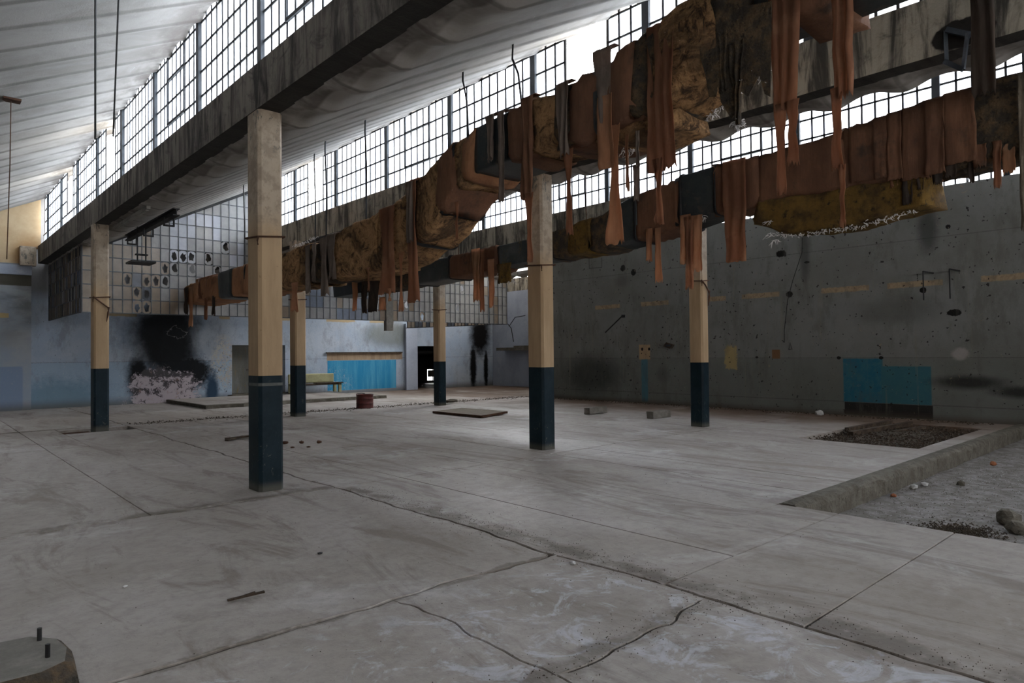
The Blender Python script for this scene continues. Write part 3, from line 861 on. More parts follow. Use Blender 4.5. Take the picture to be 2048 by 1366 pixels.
# back wall with two doorways
wall('wall_back', 'wall_back', [(2.95, 9.06, 25.5, 25.5 + TH, -0.35, 7.2), (9.06, 11.10, 25.5, 25.5 + TH, 2.0, 7.2),
     (11.10, 17.29, 25.5, 25.5 + TH, -0.35, 7.2), (17.29, 18.75, 25.5, 25.5 + TH, 1.96, 7.2), (18.75, 22.1, 25.5, 25.5 + TH, -0.35, 7.2)])
wall('wall_left_back', 'wall_left', [(-6.4, 2.93, 25.30, 25.75, -0.35, 5.0), (-6.4, 3.17, 25.30, 25.75, 5.0, 7.2)])
wall('wall_right', 'wall_grey', [(17.15, 17.45, -8.4, 17.6, -0.35, 5.22)])
wall('wall_right_recess', 'plain_blue', [(21.8, 22.1, 17.3, 25.75, -0.35, 4.58)])
wall('wall_recess_side', 'plain_grey', [(17.15, 22.1, 17.3, 17.6, -0.35, 7.2)])
wall('wall_left', 'plain_grey', [(-6.5, -6.2, -8.4, 25.75, -0.35, 7.2)])
fb = [(-6.5, 17.45, -8.5, -8.21, -0.35, FZ0), (-6.5, 17.45, -8.5, -8.21, FZ1, 7.2)]  # unseen wall; the high openings in it are added for light
edges = [-6.5] + [v for ab in ADDED_OPENINGS for v in ab] + [17.45]
for q in range(0, len(edges), 2):
    fb.append((edges[q], edges[q + 1], -8.5, -8.21, FZ0, FZ1))
wall('wall_front', 'plain_grey', fb)
for i in (3, 4):  # added infill that shuts daylight out behind the glazed partition
    wall('wall_daylight_block_%d' % i, 'dark_room', [(BEAMX[i] + 0.10, BEAMX[i] + 0.2, 22.08, 25.5, ZS[i] - 0.05, 6.9)])
# pilaster at the end of the blue wall
wall('trim_1', 'plain_blue', [(16.62, 17.22, 25.36, 25.5, 0, 2.95)])
wall('trim_2', 'column', [(2.62, 3.02, 25.0, 25.3, 4.42, 5.0)])
wall('trim_3', 'plain_blue', [(-6.2, 2.93, 25.2, 25.3, 4.14, 4.44)])
wall('trim_4', 'plain_blue', [(2.05, 2.12, 25.22, 25.3, 3.82, 4.14), (0.2, 0.27, 25.22, 25.3, 3.82, 4.14), (-1.6, -1.53, 25.22, 25.3, 3.82, 4.14)])
# ledge above the bright blue panel
mb = MB()
mb.box(12.82, 16.45, 25.40, 25.52, 1.66, 1.71)
lg = mb.obj('wall_ledge', 'wood_dark')
tag(lg, 'thin dark crumbling ledge above the bright blue painted panel', 'ledge')
# room behind doorway one
d1 = empty('door_1', (9.06, 26.2, 0), kind='structure')
MB().box(9.0, 11.3, 26.25, 26.3, 0, 2.2).obj('door_panel', 'door_steel', d1)
MB().box(9.0, 9.04, 25.75, 26.3, 0, 2.2).obj('jamb', 'door_steel', d1)
MB().box(11.2, 11.24, 25.75, 26.3, 0, 2.2).obj('jamb', 'door_steel', d1)
MB().box(9.0, 11.3, 25.75, 26.3, 2.0, 2.05).obj('head', 'door_steel', d1)
MB().box(8.9, 11.4, 25.5, 26.3, -0.3, 0.16).obj('sill', 'kerb', d1)
MB().bar((9.85, 26.2, 1.05), (10.25, 26.2, 1.06), 0.03, 0.03).obj('latch', 'steel_black', d1)
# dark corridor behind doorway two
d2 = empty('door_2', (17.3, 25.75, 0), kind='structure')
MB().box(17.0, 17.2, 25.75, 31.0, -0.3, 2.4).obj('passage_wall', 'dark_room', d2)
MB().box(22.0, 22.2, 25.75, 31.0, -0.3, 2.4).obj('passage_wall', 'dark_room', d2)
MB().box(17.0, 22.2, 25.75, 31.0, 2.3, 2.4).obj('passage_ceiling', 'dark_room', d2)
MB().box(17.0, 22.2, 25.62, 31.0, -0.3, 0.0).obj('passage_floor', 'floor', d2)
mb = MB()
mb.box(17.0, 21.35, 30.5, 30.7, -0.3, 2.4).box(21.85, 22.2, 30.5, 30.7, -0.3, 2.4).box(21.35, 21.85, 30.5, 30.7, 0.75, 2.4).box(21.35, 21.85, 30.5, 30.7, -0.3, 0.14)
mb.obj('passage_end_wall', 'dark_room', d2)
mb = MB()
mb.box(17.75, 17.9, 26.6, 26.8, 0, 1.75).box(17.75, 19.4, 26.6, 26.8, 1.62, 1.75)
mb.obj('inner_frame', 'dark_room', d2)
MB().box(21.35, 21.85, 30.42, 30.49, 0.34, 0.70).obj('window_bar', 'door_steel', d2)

# gutter beams
for i in range(0, 5):
    x = BEAMX[i]
    mb = MB()
    n = 110
    ys = [Y0 + (25.3 - Y0) * k / n for k in range(n + 1)]
    sec = [(0, ZB[i]), (BW, ZB[i]), (BW, ZS[i] - 0.02), (0.10, ZS[i] - 0.02), (0, ZS[i])]
    vs = []
    for y in ys:
        for q, (dx, z) in enumerate(sec):
            r = 0.008 * nz(y * 3.1, q, i) + 0.006 * nz(y * 9, q, i)
            vs.append((x + dx + (r if q in (0, 4, 3) else 0), y, z + r))
    k = len(sec)
    fs = [(a * k + q, a * k + (q + 1) % k, (a + 1) * k + (q + 1) % k, (a + 1) * k + q) for a in range(n) for q in range(k)]
    fs += [tuple(reversed(range(k))), tuple(n * k + q for q in range(k))]
    mb.add(vs, fs)
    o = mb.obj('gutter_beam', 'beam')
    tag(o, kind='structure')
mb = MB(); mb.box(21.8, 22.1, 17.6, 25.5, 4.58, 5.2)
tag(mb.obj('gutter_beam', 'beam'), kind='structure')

# scalloped roof shells
PER = 0.775
def wave(y, f=1.0):
    t = ((y - 4.93) / PER) % 1.0          # 0 at the rib
    c = 0.5 + 0.5 * math.cos(2 * math.pi * t)
    d = min(t, 1 - t)
    if f <= 1: return -0.085 * c ** 1.3 * f
    return -0.055 * c ** 1.2 - 0.045 * math.exp(-(d / 0.055) ** 1.3)
for i in range(0, 6):
    if i < 5:
        xa = BEAMX[i] + (BW if i else 0.0); xb = BEAMX[i + 1] + 0.42
        zt = ZT[i + 1]; xw = BEAMX[i + 1] + WX
        ya, yb = Y0, 25.5
        zb = ZB[i]
    else:
        xa, xb, zt, xw, ya, yb, zb = 17.42, 22.4, 6.7, 21.95, 17.6, 25.5, 4.58
    xk = BEAMX[i] + 0.64
    sl = (zt - zb) / (xw - xk)
    px = [(xa - 0.02, zb, 0.35), (xa + 0.10, zb - 0.005, 0.8), (xk - 0.06, zb - 0.01, 1.0), (xk + 0.06, zb + 0.02, 1.0)]
    for q in range(1, 9):
        x = xk + 0.06 + (xb - xk - 0.06) * q / 8
        px.append((x, zb + (x - xk) * sl, 2.0))
    k = len(px)
    ny = int((yb - ya) / (PER / 18))
    mb = MB(); vs = []
    for j in range(ny + 1):
        y = ya + (yb - ya) * j / ny
        for (x, z, f) in px:
            vs.append((x, y, z + wave(y, f) + 0.02 + 0.006 * nz(x, y * 0.7, i)))
    fs = [(j * k + q, j * k + q + 1, (j + 1) * k + q + 1, (j + 1) * k + q) for j in range(ny) for q in range(k - 1)]
    mb.add(vs, fs)
    # top skin
    T = 0.14
    b0 = len(mb.v)
    top = []
    for y in (ya, yb):
        for (x, z, f) in (px[0], px[3], px[-1]):
            top.append((x, y, z + T))
    mb.add(top, [(0, 3, 4, 1), (1, 4, 5, 2)])
    topfaces = len(mb.f)
    # close the high eave
    hv = [vs[j * k + k - 1] for j in range(ny + 1)]
    tv = [(px[-1][0], v[1], px[-1][1] + T) for v in hv]
    mb.add(hv + tv, [(j, j + 1, ny + 2 + j, ny + 1 + j) for j in range(ny)])
    lv = [vs[j * k] for j in range(ny + 1)]
    tv = [(px[0][0], v[1], px[0][1] + T) for v in lv]
    mb.add(lv + tv, [(j + 1, j, ny + 1 + j, ny + 2 + j) for j in range(ny)])
    o = mb.obj('ceiling', 'roof', smooth=True)
    o.data.materials.append(M['roof_top'])
    for q in (topfaces - 1, topfaces - 2):
        o.data.polygons[q].material_index = 1; o.data.polygons[q].use_smooth = False
    tag(o, kind='structure')
# the dark edge where the roof shell meets the glazed partition
tag(MB().bar((3.75, PARTY - 0.04, 4.50), (7.80, PARTY - 0.04, 6.58), 0.10, 0.09).obj('trim_5', 'steel_black'), kind='structure')

# ================================================================== CLERESTORY WINDOWS
PW, PH = 0.2135, 0.35
def pane_mesh(name, mat, w, h, t=0.006):
    mb = MB().box(-t / 2, t / 2, -w / 2, w / 2, -h / 2, h / 2)
    me = mb.mesh(name); me.materials.append(M[mat])
    return me
PANE = pane_mesh('window_pane', 'pane', PW, PH)
wcount = [0]
def window(i, kk, full, gap=False, sash=False, x=None, zs=None, zt=None, ymin=None, ymax=None):
    x = BEAMX[i] + WX + 0.03 if x is None else x
    zs = ZS[i] if zs is None else zs
    ya = YM + MOD * kk; yb = ya + MOD
    if ymax is not None: yb = min(yb, ymax)
    if ymin is not None: ya = max(ya, ymin)
    wcount[0] += 1
    root = empty('window_%d' % wcount[0], (x, ya, zs), kind='structure')
    top = (ZT[i] if zt is None else zt) + 0.02
    MB().box(x - 0.05, x + 0.06, ya - 0.06, ya + 0.06, zs - 0.04, top + 0.04).obj('mullion', 'steel_dark', root)
    y0 = ya + 0.06; y1 = yb - 0.06
    nc = 10
    cw = MOD and (MOD - 0.12) / nc
    rh = 0.366
    f = MB()
    rows = 4 if top - zs > 1.3 else 3
    z0 = zs + 0.01
    for r in range(rows + 1):
        z = z0 + r * rh
        if z < top:
            f.box(x - 0.012, x + 0.012, y0, y1, z - 0.016, z + 0.016)
    for c in range(1, nc):
        yy = y0 + c * cw
        if yy > y1: break
        big = 0.016
        if gap and 3 < c < 7:
            f.box(x - 0.012, x + 0.012, yy - big, yy + big, z0, z0 + rh)
        else:
            f.box(x - 0.012, x + 0.012, yy - big, yy + big, z0, top)
    if sash or gap:
        ys0, ys1 = y0 + 3 * cw, y0 + 7 * cw
        if ys1 < y1:
            if sash and not gap:
                for (a, b_) in ((z0 + rh - .02, z0 + rh + .025), (z0 + 3 * rh - .02, z0 + 3 * rh + .02)):
                    f.box(x - 0.03, x + 0.03, ys0, ys1, a, b_)
            f.box(x - 0.03, x + 0.03, ys0 - .02, ys0 + .02, z0 + (rh if not gap else 0), top)
            f.box(x - 0.03, x + 0.03, ys1 - .02, ys1 + .02, z0 + (rh if not gap else 0), top)
    if gap:
        # remove the horizontal bars over the opening by rebuilding them in two runs
        f = MB()
        for r in range(rows + 1):
            z = z0 + r * rh
            if z >= top: continue
            runs = [(y0, y1)] if r < 2 else [(y0, y0 + 3 * cw), (y0 + 7 * cw, y1)]
            for (a, b_) in runs:
                if b_ > a: f.box(x - 0.012, x + 0.012, a, b_, z - 0.016, z + 0.016)
        for c in range(1, nc):
            yy = y0 + c * cw
            if yy > y1: break
            th = 0.024 if c in (3, 7) else 0.016
            f.box(x - 0.012, x + 0.012, yy - th, yy + th, z0, (z0 + rh) if 3 < c < 7 else top)
    f.obj('glazing_bars', 'bar', root)
    if not full:
        g = MB()
        g.box(x - 0.003, x + 0.003, y0, y1, zs, top)
        o = g.obj('glazing', 'pane', root)
        return
    for c in range(nc):
        yc = y0 + (c + 0.5) * cw
        if yc + cw / 2 > y1 + 0.01: break
        for r in range(rows + (1 if top - zs > rows * rh + 0.08 else 0)):
            if gap and 3 <= c < 7 and r >= 1: continue
            zc = z0 + (r + 0.5) * rh
            o = bpy.data.objects.new('pane', PANE)
            COL.objects.link(o)
            o.parent = root
            o.location = (0, yc - ya, zc - zs)

for i in range(1, 5):
    for kk in range(-7, 8):
        if i > 2 and YM + MOD * kk > 21.5:
            wcount[0] += 0
            continue
        vis = {1: False, 2: kk >= -1, 3: -3 <= kk <= 5, 4: -3 <= kk <= 4}[i]
        gap = (i == 2 and kk in (3, 5, 7)) or (i == 3 and kk in (-1, 3))
        window(i, kk, vis, gap, kk % 2 == 1, ymax=25.5)
for kk in range(-7, 5):
    window(5, kk, 0 <= kk <= 2, False, kk % 2 == 1, ymax=17.5)


# ================================================================== GLAZED PARTITION
CW, RH, ZP = 0.2325, 0.366, 2.77
def shard_mesh(name, mat, seed, w=0.213, h=0.345, t=0.006):
    """pane with a ragged hole punched in it"""
    r = random.Random(seed)
    n = 14
    cx, cz = r.uniform(-.03, .03), r.uniform(-.06, .06)
    inner, outer = [], []
    for k in range(n):
        a = 2 * math.pi * k / n
        rr = r.uniform(0.55, 1.0)
        inner.append((cx * .5 + 0.092 * rr * math.cos(a), cz * .5 + 0.155 * rr * math.sin(a)))
        s = min((w / 2) / max(1e-5, abs(math.cos(a))), (h / 2) / max(1e-5, abs(math.sin(a))))
        outer.append((s * math.cos(a), s * math.sin(a)))
    vs = [(p[0], -t / 2, p[1]) for p in inner] + [(p[0], -t / 2, p[1]) for p in outer]
    vs += [(p[0], t / 2, p[1]) for p in inner] + [(p[0], t / 2, p[1]) for p in outer]
    fs = []
    for k in range(n):
        q = (k + 1) % n
        fs.append((k, q, n + q, n + k)); fs.append((2 * n + k, 3 * n + k, 3 * n + q, 2 * n + q)); fs.append((k, 2 * n + k, 2 * n + q, q))
    mb = MB(); mb.add(vs, fs)
    me = mb.mesh(name); me.materials.append(M[mat])
    return me
PP = {}
for nme in ('g_tan', 'g_blue', 'g_pale', 'g_bright', 'g_smoke'):
    mb = MB().box(-0.1065, 0.1065, -0.003, 0.003, -0.1725, 0.1725)
    me = mb.mesh('partition_pane'); me.materials.append(M[nme])
    PP[nme] = me
SH = {mt_: [shard_mesh('broken_pane', mt_, sd * 7 + q) for q in range(3)] for sd, mt_ in enumerate(('g_pale', 'g_tan', 'g_bright', 'g_blue', 'g_smoke'))}
HOLES = {(5.73, 4.36), (5.95, 4.42), (6.17, 4.5), (6.5, 4.36), (6.95, 4.8), (5.45, 4.1), (5.73, 4.05), (5.98, 4.08), (6.75, 4.08), (5.0, 3.72), (5.2, 3.72), (4.72, 3.35), (5.0, 3.30), (4.75, 2.95), (4.98, 2.9), (4.5, 3.75), (5.5, 3.72),
         (13.1, 3.3), (13.4, 3.25), (14.9, 3.6), (15.6, 3.3), (15.8, 3.9), (12.1, 3.35), (14.1, 3.0)}
def roof_z(x):
    for i in (2, 3, 4, 5):
        a = BEAMX[i]
        b_ = BEAMX[i + 1] + WX if i < 5 else 21.95
        if a <= x < b_:
            xk = a + 0.64
            zt = ZT[i + 1] if i < 5 else 6.7
            if x < xk: return ZB[i]
            return ZB[i] + (x - xk) * (zt - ZB[i]) / (b_ - xk)
    return 4.5
rp = random.Random(21)
def partition(name_n, xa, xb):
    root = empty('window_%d' % name_n, (xa, PARTY, ZP), kind='structure')
    nc = int(round((xb - xa) / CW))
    bars = MB()
    zmax = max(roof_z(xa + (c + 0.5) * CW) for c in range(nc))
    for r in range(int((zmax - ZP) / RH) + 2):
        z = ZP + r * RH
        run = [xa + c * CW for c in range(nc + 1) if roof_z(min(xa + c * CW, xb - .01)) > z + 0.02]
        if run:
            bars.box(min(run), max(run) if len(run) > 1 else min(run) + CW, PARTY - 0.015, PARTY + 0.015, z - 0.012, z + 0.012)
    for c in range(nc + 1):
        x = xa + c * CW
        bars.box(x - 0.011, x + 0.011, PARTY - 0.017, PARTY + 0.017, ZP, roof_z(min(x, xb - 0.01)))
    bars.obj('glazing_bars', 'bar_grey', root)
    for c in range(nc):
        x = xa + (c + 0.5) * CW
        zr = roof_z(x) - 0.02
        for r in range(12):
            z0 = ZP + r * RH + 0.01
            if z0 > zr - 0.04: break
            h = min(0.345, zr - z0)
            zc = z0 + h / 2
            u = nz(x * 0.9, 3.3, zc * 1.2); w = rp.random()
            if x < 7.9:
                bright = (x - 3.4) / 4.4 + (zc - 3.0) / 6
                if 5.5 < x < 7.6 and 4.2 < zc < 5.6 and u > -0.05: key = 'g_bright'  # brighter pane colour stands in for the windows' reflection
                elif bright + 0.5 * u > 0.62: key = 'g_pale'
                elif zc < 3.8 and u > 0.1: key = 'g_blue'
                elif w < 0.08: key = 'g_smoke'
                else: key = 'g_tan'
                if bright > 0.5 and w > 0.6 and zc < 3.9: key = 'g_pale'
            else:
                key = 'g_blue' if (x < 12.5 and u > -0.2) else 'g_pale'
                if w < 0.15: key = 'g_tan'
                if zc > 4.6 and w > 0.4: key = 'g_bright'
            broken = any(abs(x - hx) < CW / 2 and abs(zc - hz) < RH / 2 for hx, hz in HOLES)
            if broken:
                o = bpy.data.objects.new('pane', SH[key][rp.randrange(3)])
                if rp.random() < 0.12: continue
            else:
                o = bpy.data.objects.new('pane', PP[key])
            COL.objects.link(o)
            o.parent = root
            o.location = (x - xa, 0, zc - ZP)
            o.scale = (1, 1, h / 0.345)
            o.rotation_euler = (rp.gauss(0, 0.012), 0, rp.gauss(0, 0.012))
wcount[0] += 1; partition(wcount[0], 3.42, 7.84)
wcount[0] += 1; partition(wcount[0], 8.04, 12.46)
wcount[0] += 1; partition(wcount[0], 12.72, 17.14)
wcount[0] += 1; partition(wcount[0], 17.2, 18.13)
tag(MB().box(12.46, 12.74, PARTY - 0.06, PARTY + 0.12, 2.42, 4.62).obj('trim_6', 'block'), kind='structure')
tag(MB().box(7.82, 8.06, PARTY - 0.06, PARTY + 0.12, 2.70, 4.62).obj('trim_7', 'block'), kind='structure')
# slanting grimy strip of panes below the right end
root = empty('window_%d' % (wcount[0] + 1), (13.3, PARTY, 2.5), kind='structure')
wcount[0] += 1
me = MB().box(-0.07, 0.07, -0.003, 0.003, -0.5, 0.5).mesh('strip_pane'); me.materials.append(M['g_smoke'])
me2 = MB().box(-0.07, 0.07, -0.003, 0.003, -0.5, 0.5).mesh('strip_pane'); me2.materials.append(M['g_tan'])
bars = MB()
x = 13.35
while x < 17.6:
    zb_ = 2.53 + (x - 13.3) * 0.05
    h = ZP - 0.015 - zb_
    if h < 0.03: break
    o = bpy.data.objects.new('pane', me2 if rp.random() < 0.5 else me)
    COL.objects.link(o); o.parent = root
    o.location = (x + 0.08 - 13.3, 0, zb_ + h / 2 - 2.5); o.scale = (1, 1, h)
    bars.box(x - 0.008, x + 0.008, PARTY - 0.015, PARTY + 0.015, zb_, ZP)
    x += 0.163
bars.bar((13.3, PARTY, 2.53), (18.1, PARTY, 2.77), 0.03, 0.025)
bars.obj('glazing_bars', 'steel_black', root)
# glazed return running back under the first beam
root = empty('window_%d' % (wcount[0] + 1), (3.40, PARTY, ZP), kind='structure')
wcount[0] += 1
bars = MB()
nR = int((25.45 - PARTY) / CW)
mR = {}
for nme in ('g_tan', 'g_smoke', 'g_blue', 'g_pale'):
    me = MB().box(-0.003, 0.003, -0.1065, 0.1065, -0.1725, 0.1725).mesh('return_pane'); me.materials.append(M[nme]); mR[nme] = me
for r in range(6):
    z = ZP + r * RH
    if z < 4.5: bars.box(3.385, 3.415, PARTY, 25.45, z - 0.012, z + 0.012)
for c in range(nR + 1):
    y = PARTY + c * CW
    bars.box(3.383, 3.417, y - 0.011, y + 0.011, ZP, 4.5)
bars.obj('glazing_bars', 'bar', root)
for c in range(nR):
    for r in range(5):
        z0 = ZP + r * RH + 0.01
        h = min(0.345, 4.5 - z0)
        if h < 0.05: continue
        w = rp.random()
        if r == 4 and w < 0.3: continue
        o = bpy.data.objects.new('pane', mR['g_smoke' if w < 0.12 else ('g_blue' if w < 0.25 else ('g_pale' if w < 0.6 else 'g_tan'))])
        COL.objects.link(o); o.parent = root
        o.location = (0, (c + 0.5) * CW, z0 + h / 2 - ZP); o.scale = (1, 1, h / 0.345)

# ================================================================== COLUMNS
def prism(x0, x1, y0, y1, z0, z1, ch, mb=None, grow=0.0):
    mb = mb or MB()
    x0 -= grow; x1 += grow; y0 -= grow; y1 += grow
    p = [(x0 + ch, y0), (x1 - ch, y0), (x1, y0 + ch), (x1, y1 - ch), (x1 - ch, y1), (x0 + ch, y1), (x0, y1 - ch), (x0, y0 + ch)]
    n = 8
    mb.add([(a, b_, z0) for a, b_ in p] + [(a, b_, z1) for a, b_ in p],
           [tuple(reversed(range(n))), tuple(range(n, 2 * n))] + [(i, (i + 1) % n, n + (i + 1) % n, n + i) for i in range(n)])
    return mb
def column(x, y, ztop, zpaint, zc, lab, w=0.275, d=0.37, band=None, grp=True, rope=None):
    w += .02
    root = empty('concrete_column', (x, y, 0), lab, 'column', 'columns under the gutter beams')
    prism(x, x + w, y, y + d, zpaint, ztop, 0.035).obj('shaft', 'column', root)
    prism(x, x + w, y, y + d, -0.05, zpaint, 0.035).obj('painted_base', 'colbase', root)
    if band:
        prism(x, x + w, y, y + d, band, band + 0.035, 0.035, None, 0.003).obj('grey_band', 'greyband', root)
    # rusty strap
    c = MB()
    loop = [(x - .012, y - .012), (x + w + .012, y - .012), (x + w + .012, y + d + .012), (x - .012, y + d + .012)]
    pts = [(a, b_, zc + (0.03 if k % 2 else 0)) for k, (a, b_) in enumerate(loop)] + [(loop[0][0], loop[0][1], zc)]
    c.tube(pts, 0.012, 6)
    c.tube([(x - .012, y - .012, zc), (x - .03, y - .03, zc - .05), (x - .02, y - .02, zc - .1)], 0.01, 5)
    o = c.obj('strap', 'rust', root)
    if rope:
        c = MB()
        c.tube([(x - .015, y - .01, zc + .02), (x + .1, y - .03, zc - .08), (x + w - .02, y - .03, zc - .22)], 0.016, 5)
        c.tube([(x + w - .02, y - .03, zc - .20), (x + w - .03, y - .035, zc - .32), (x + w - .06, y - .03, zc - .52)], [0.03, 0.022, 0.008], 6)
        c.obj('rope_end', 'rust', root)
    if rope == 2:
        pass
    return root
column(3.10, 7.84, 4.53, 1.36, 3.00, 'nearest concrete column, cream above and dark petrol below with a grey painted stripe', band=1.24)
column(3.08, 16.95, 4.53, 1.35, 2.90, 'leftmost concrete column, with a rusty strap and a hanging rope knot', rope=1)
column(7.78, 7.84, 4.60, 1.36, 3.04, 'middle concrete column standing below the bend of the large torn duct')
column(7.56, 16.72, 4.60, 1.33, 3.04, 'concrete column just right of the nearest one, behind the big duct')
column(12.48, 7.80, 4.60, 1.36, 3.08, 'rightmost concrete column in front of the long grey wall', w=0.24, d=0.33, rope=1)
column(12.28, 16.9, 4.60, 1.36, 2.95, 'slim distant concrete column in front of the dark doorway', w=0.25, d=0.34)

# ================================================================== DUCTS
def interp(tab, y):
    tab = sorted(tab)
    if y <= tab[0][0]: return tab[0][1:]
    for a, b_ in zip(tab, tab[1:]):
        if a[0] <= y <= b_[0]:
            t = (y - a[0]) / (b_[0] - a[0])
            return tuple(p + (q - p) * t for p, q in zip(a[1:], b_[1:]))
    return tab[-1][1:]
D1 = [(20.0, 3.08, 3.55), (18.4, 3.09, 3.60), (16.6, 3.05, 3.68), (15.0, 3.04, 3.71), (12.5, 3.02, 3.78), (10.9, 3.01, 3.85), (9.8, 3.04, 3.97),
      (9.1, 3.16, 4.12), (8.25, 3.46, 4.42), (7.7, 3.98, 4.60), (7.1, 4.13, 4.71), (6.04, 4.14, 4.77), (5.3, 4.10, 4.74), (4.9, 4.13, 4.81), (4.5, 4.18, 4.92), (4.0, 4.26, 5.04), (3.6, 4.46, 5.14), (3.3, 4.60, 5.18), (1.0, 4.62, 5.25), (-3, 4.62, 5.25)]
D2 = [(19.45, 3.40, 3.78), (14.1, 3.45, 3.97), (11.4, 3.56, 4.04), (9.7, 3.57, 4.09), (8.5, 3.58, 4.26), (7.6, 3.68, 4.48), (6.55, 3.82, 4.63), (5.9, 3.93, 4.66), (4.5, 3.97, 4.69), (2.8, 3.92, 4.87), (1.8, 3.95, 4.96), (-3, 3.95, 4.98)]
def duct_piece(root, name, tab, xa, xb, y0, y1, mat, grow=0.0, rough=0.0, rnd=0.08, seed=0, sag=0.0, label=None, step=0.09, tatter=0.0):
    n = max(2, int(abs(y1 - y0) / step))
    K = 28
    vs = []
    for j in range(n + 1):
        y = y0 + (y1 - y0) * j / n
        zb_, zt_ = interp(tab, y)
        cx, cz = (xa + xb) / 2, (zb_ + zt_) / 2
        hx, hz = (xb - xa) / 2 + grow, (zt_ - zb_) / 2 + grow
        e = 2 / (2 + 0.55 / max(rnd, 0.02))
        sg = sag * math.sin(math.pi * j / n)
        yy = y
        for q in range(K):
            a = 2 * math.pi * (q + 0.5) / K
            ca, sa = math.cos(a), math.sin(a)
            if name == 'wrapping' or mat.startswith('wrap'): yy = y
            px = hx * math.copysign(abs(ca) ** e, ca)
            pz = hz * math.copysign(abs(sa) ** e, sa)
            d = rough * (nz(y * 2.2 + seed, px * 2.5, pz * 2.5 + seed) + 0.5 * nz(y * 6 + seed, px * 6, pz * 6) + 0.25 * nz(y * 15, px * 15, pz * 15 + seed))
            if mat.startswith('wrap'): d += 0.010 * math.sin(y * 38 + 5 * nz(y, px * 2, pz * 2)) + 0.016 * nz(y * 11, px, pz)
            r = 1 + d / max(hx, hz)
            dy = 0
            if j in (0, n) and tatter: dy = tatter * nz(px * 9, pz * 9, seed + j) * (1 if j else -1)
            vs.append((cx + px * r, yy + dy, cz + pz * r - (sg if pz < 0 else 0)))
    fs = [(j * K + q, j * K + (q + 1) % K, (j + 1) * K + (q + 1) % K, (j + 1) * K + q) for j in range(n) for q in range(K)]
    fs += [tuple(reversed(range(K))), tuple(n * K + q for q in range(K))]
    mb = MB(); mb.add(vs, fs)
    o = mb.obj(name, mat, root, smooth=(rough > 0))
    if label: o['label'] = label
    return o

def strip(root, X, yc, w, zt, zb, mat, seed=0, taper=1.0, fold=3, amp=0.03, drift=0.0, twist=0.0, over=0.0, label=None, name='torn_strip', rag=0.05):
    """a hanging band of gauze: folds across its width, ragged foot; over>0 drapes it over the duct's upper edge"""
    r = random.Random(seed)
    nu = 9; nv = max(8, int((zt - zb) / 0.09))
    ph = r.uniform(0, 6)
    vs = []
    foot = [r.uniform(0, rag) * (1.6 if k % 2 else 0.4) for k in range(nu + 1)]
    for j in range(nv + 1):
        t = j / nv
        ww = w * (1 + (taper - 1) * t)
        ww *= 1 + 0.10 * math.sin(ph + 5 * t) * t
        tw = twist * math.sin(math.pi * min(1, t * 1.1)) 
        for k in range(nu + 1):
            u = k / nu - 0.5
            off = amp * math.sin(fold * 2 * math.pi * (u + 0.1 * math.sin(ph + 3 * t))) * min(1, 0.35 + t)
            off += 0.02 * nz(u * 3 + seed, t * 4, seed)
            yy = yc + u * ww * math.cos(tw) + drift * t + 0.015 * nz(t * 5, seed, 2)
            xx = X - off + u * ww * math.sin(tw)
            z = zt + (zb - zt) * t
            if j == nv: z += foot[k]
            vs.append((xx, yy, z))
    fs = [(j * (nu + 1) + k, j * (nu + 1) + k + 1, (j + 1) * (nu + 1) + k + 1, (j + 1) * (nu + 1) + k) for j in range(nv) for k in range(nu)]
    if over > 0:
        b0 = len(vs)
        for j, (dx, dz) in enumerate(((0.0, 0.0), (0.05, 0.03), (0.05 + over, 0.035))):
            for k in range(nu + 1):
                u = k / nu - 0.5
                vs.append((X + dx, yc + u * w, zt + dz))
        for j in range(2):
            for k in range(nu):
                a = b0 + j * (nu + 1) + k
                fs.append((a, a + nu + 1, a + nu + 2, a + 1))
    mb = MB(); mb.add(vs, fs)
    o = mb.obj(name, mat, root, smooth=True)
    md = o.modifiers.new('thickness', 'SOLIDIFY'); md.thickness = 0.004
    if label: o['label'] = label
    return o

def fluff(root, pts, seed=0, n=8, L=0.07):
    """wisps of white glass fibre along torn edges"""
    r = random.Random(seed)
    mb = MB()
    for (x, y, z) in pts:
        for _ in range(n):
            a = Vector((x + r.gauss(0, .015), y + r.gauss(0, .035), z + r.gauss(0, .015)))
            d = Vector((r.gauss(0, .4), r.gauss(0, .8), -abs(r.gauss(0.5, .5)))).normalized()
            l = r.uniform(0.3, 1.0) * L
            mb.tube([a, a + d * l * .5 + Vector((0, r.gauss(0, .01), r.gauss(0, .006))), a + d * l], [0.007, 0.005, 0.002], 4)
    o = mb.obj('loose_fibre', 'fluff', root)
    o['kind'] = 'stuff'
    return o

duct1 = empty('ventilation_duct', (6.25, 8.0, 3.0), 'larger torn ventilation duct in front, stepping up past the middle column, hung with brown rags', 'duct')
A, B = 5.86, 6.67
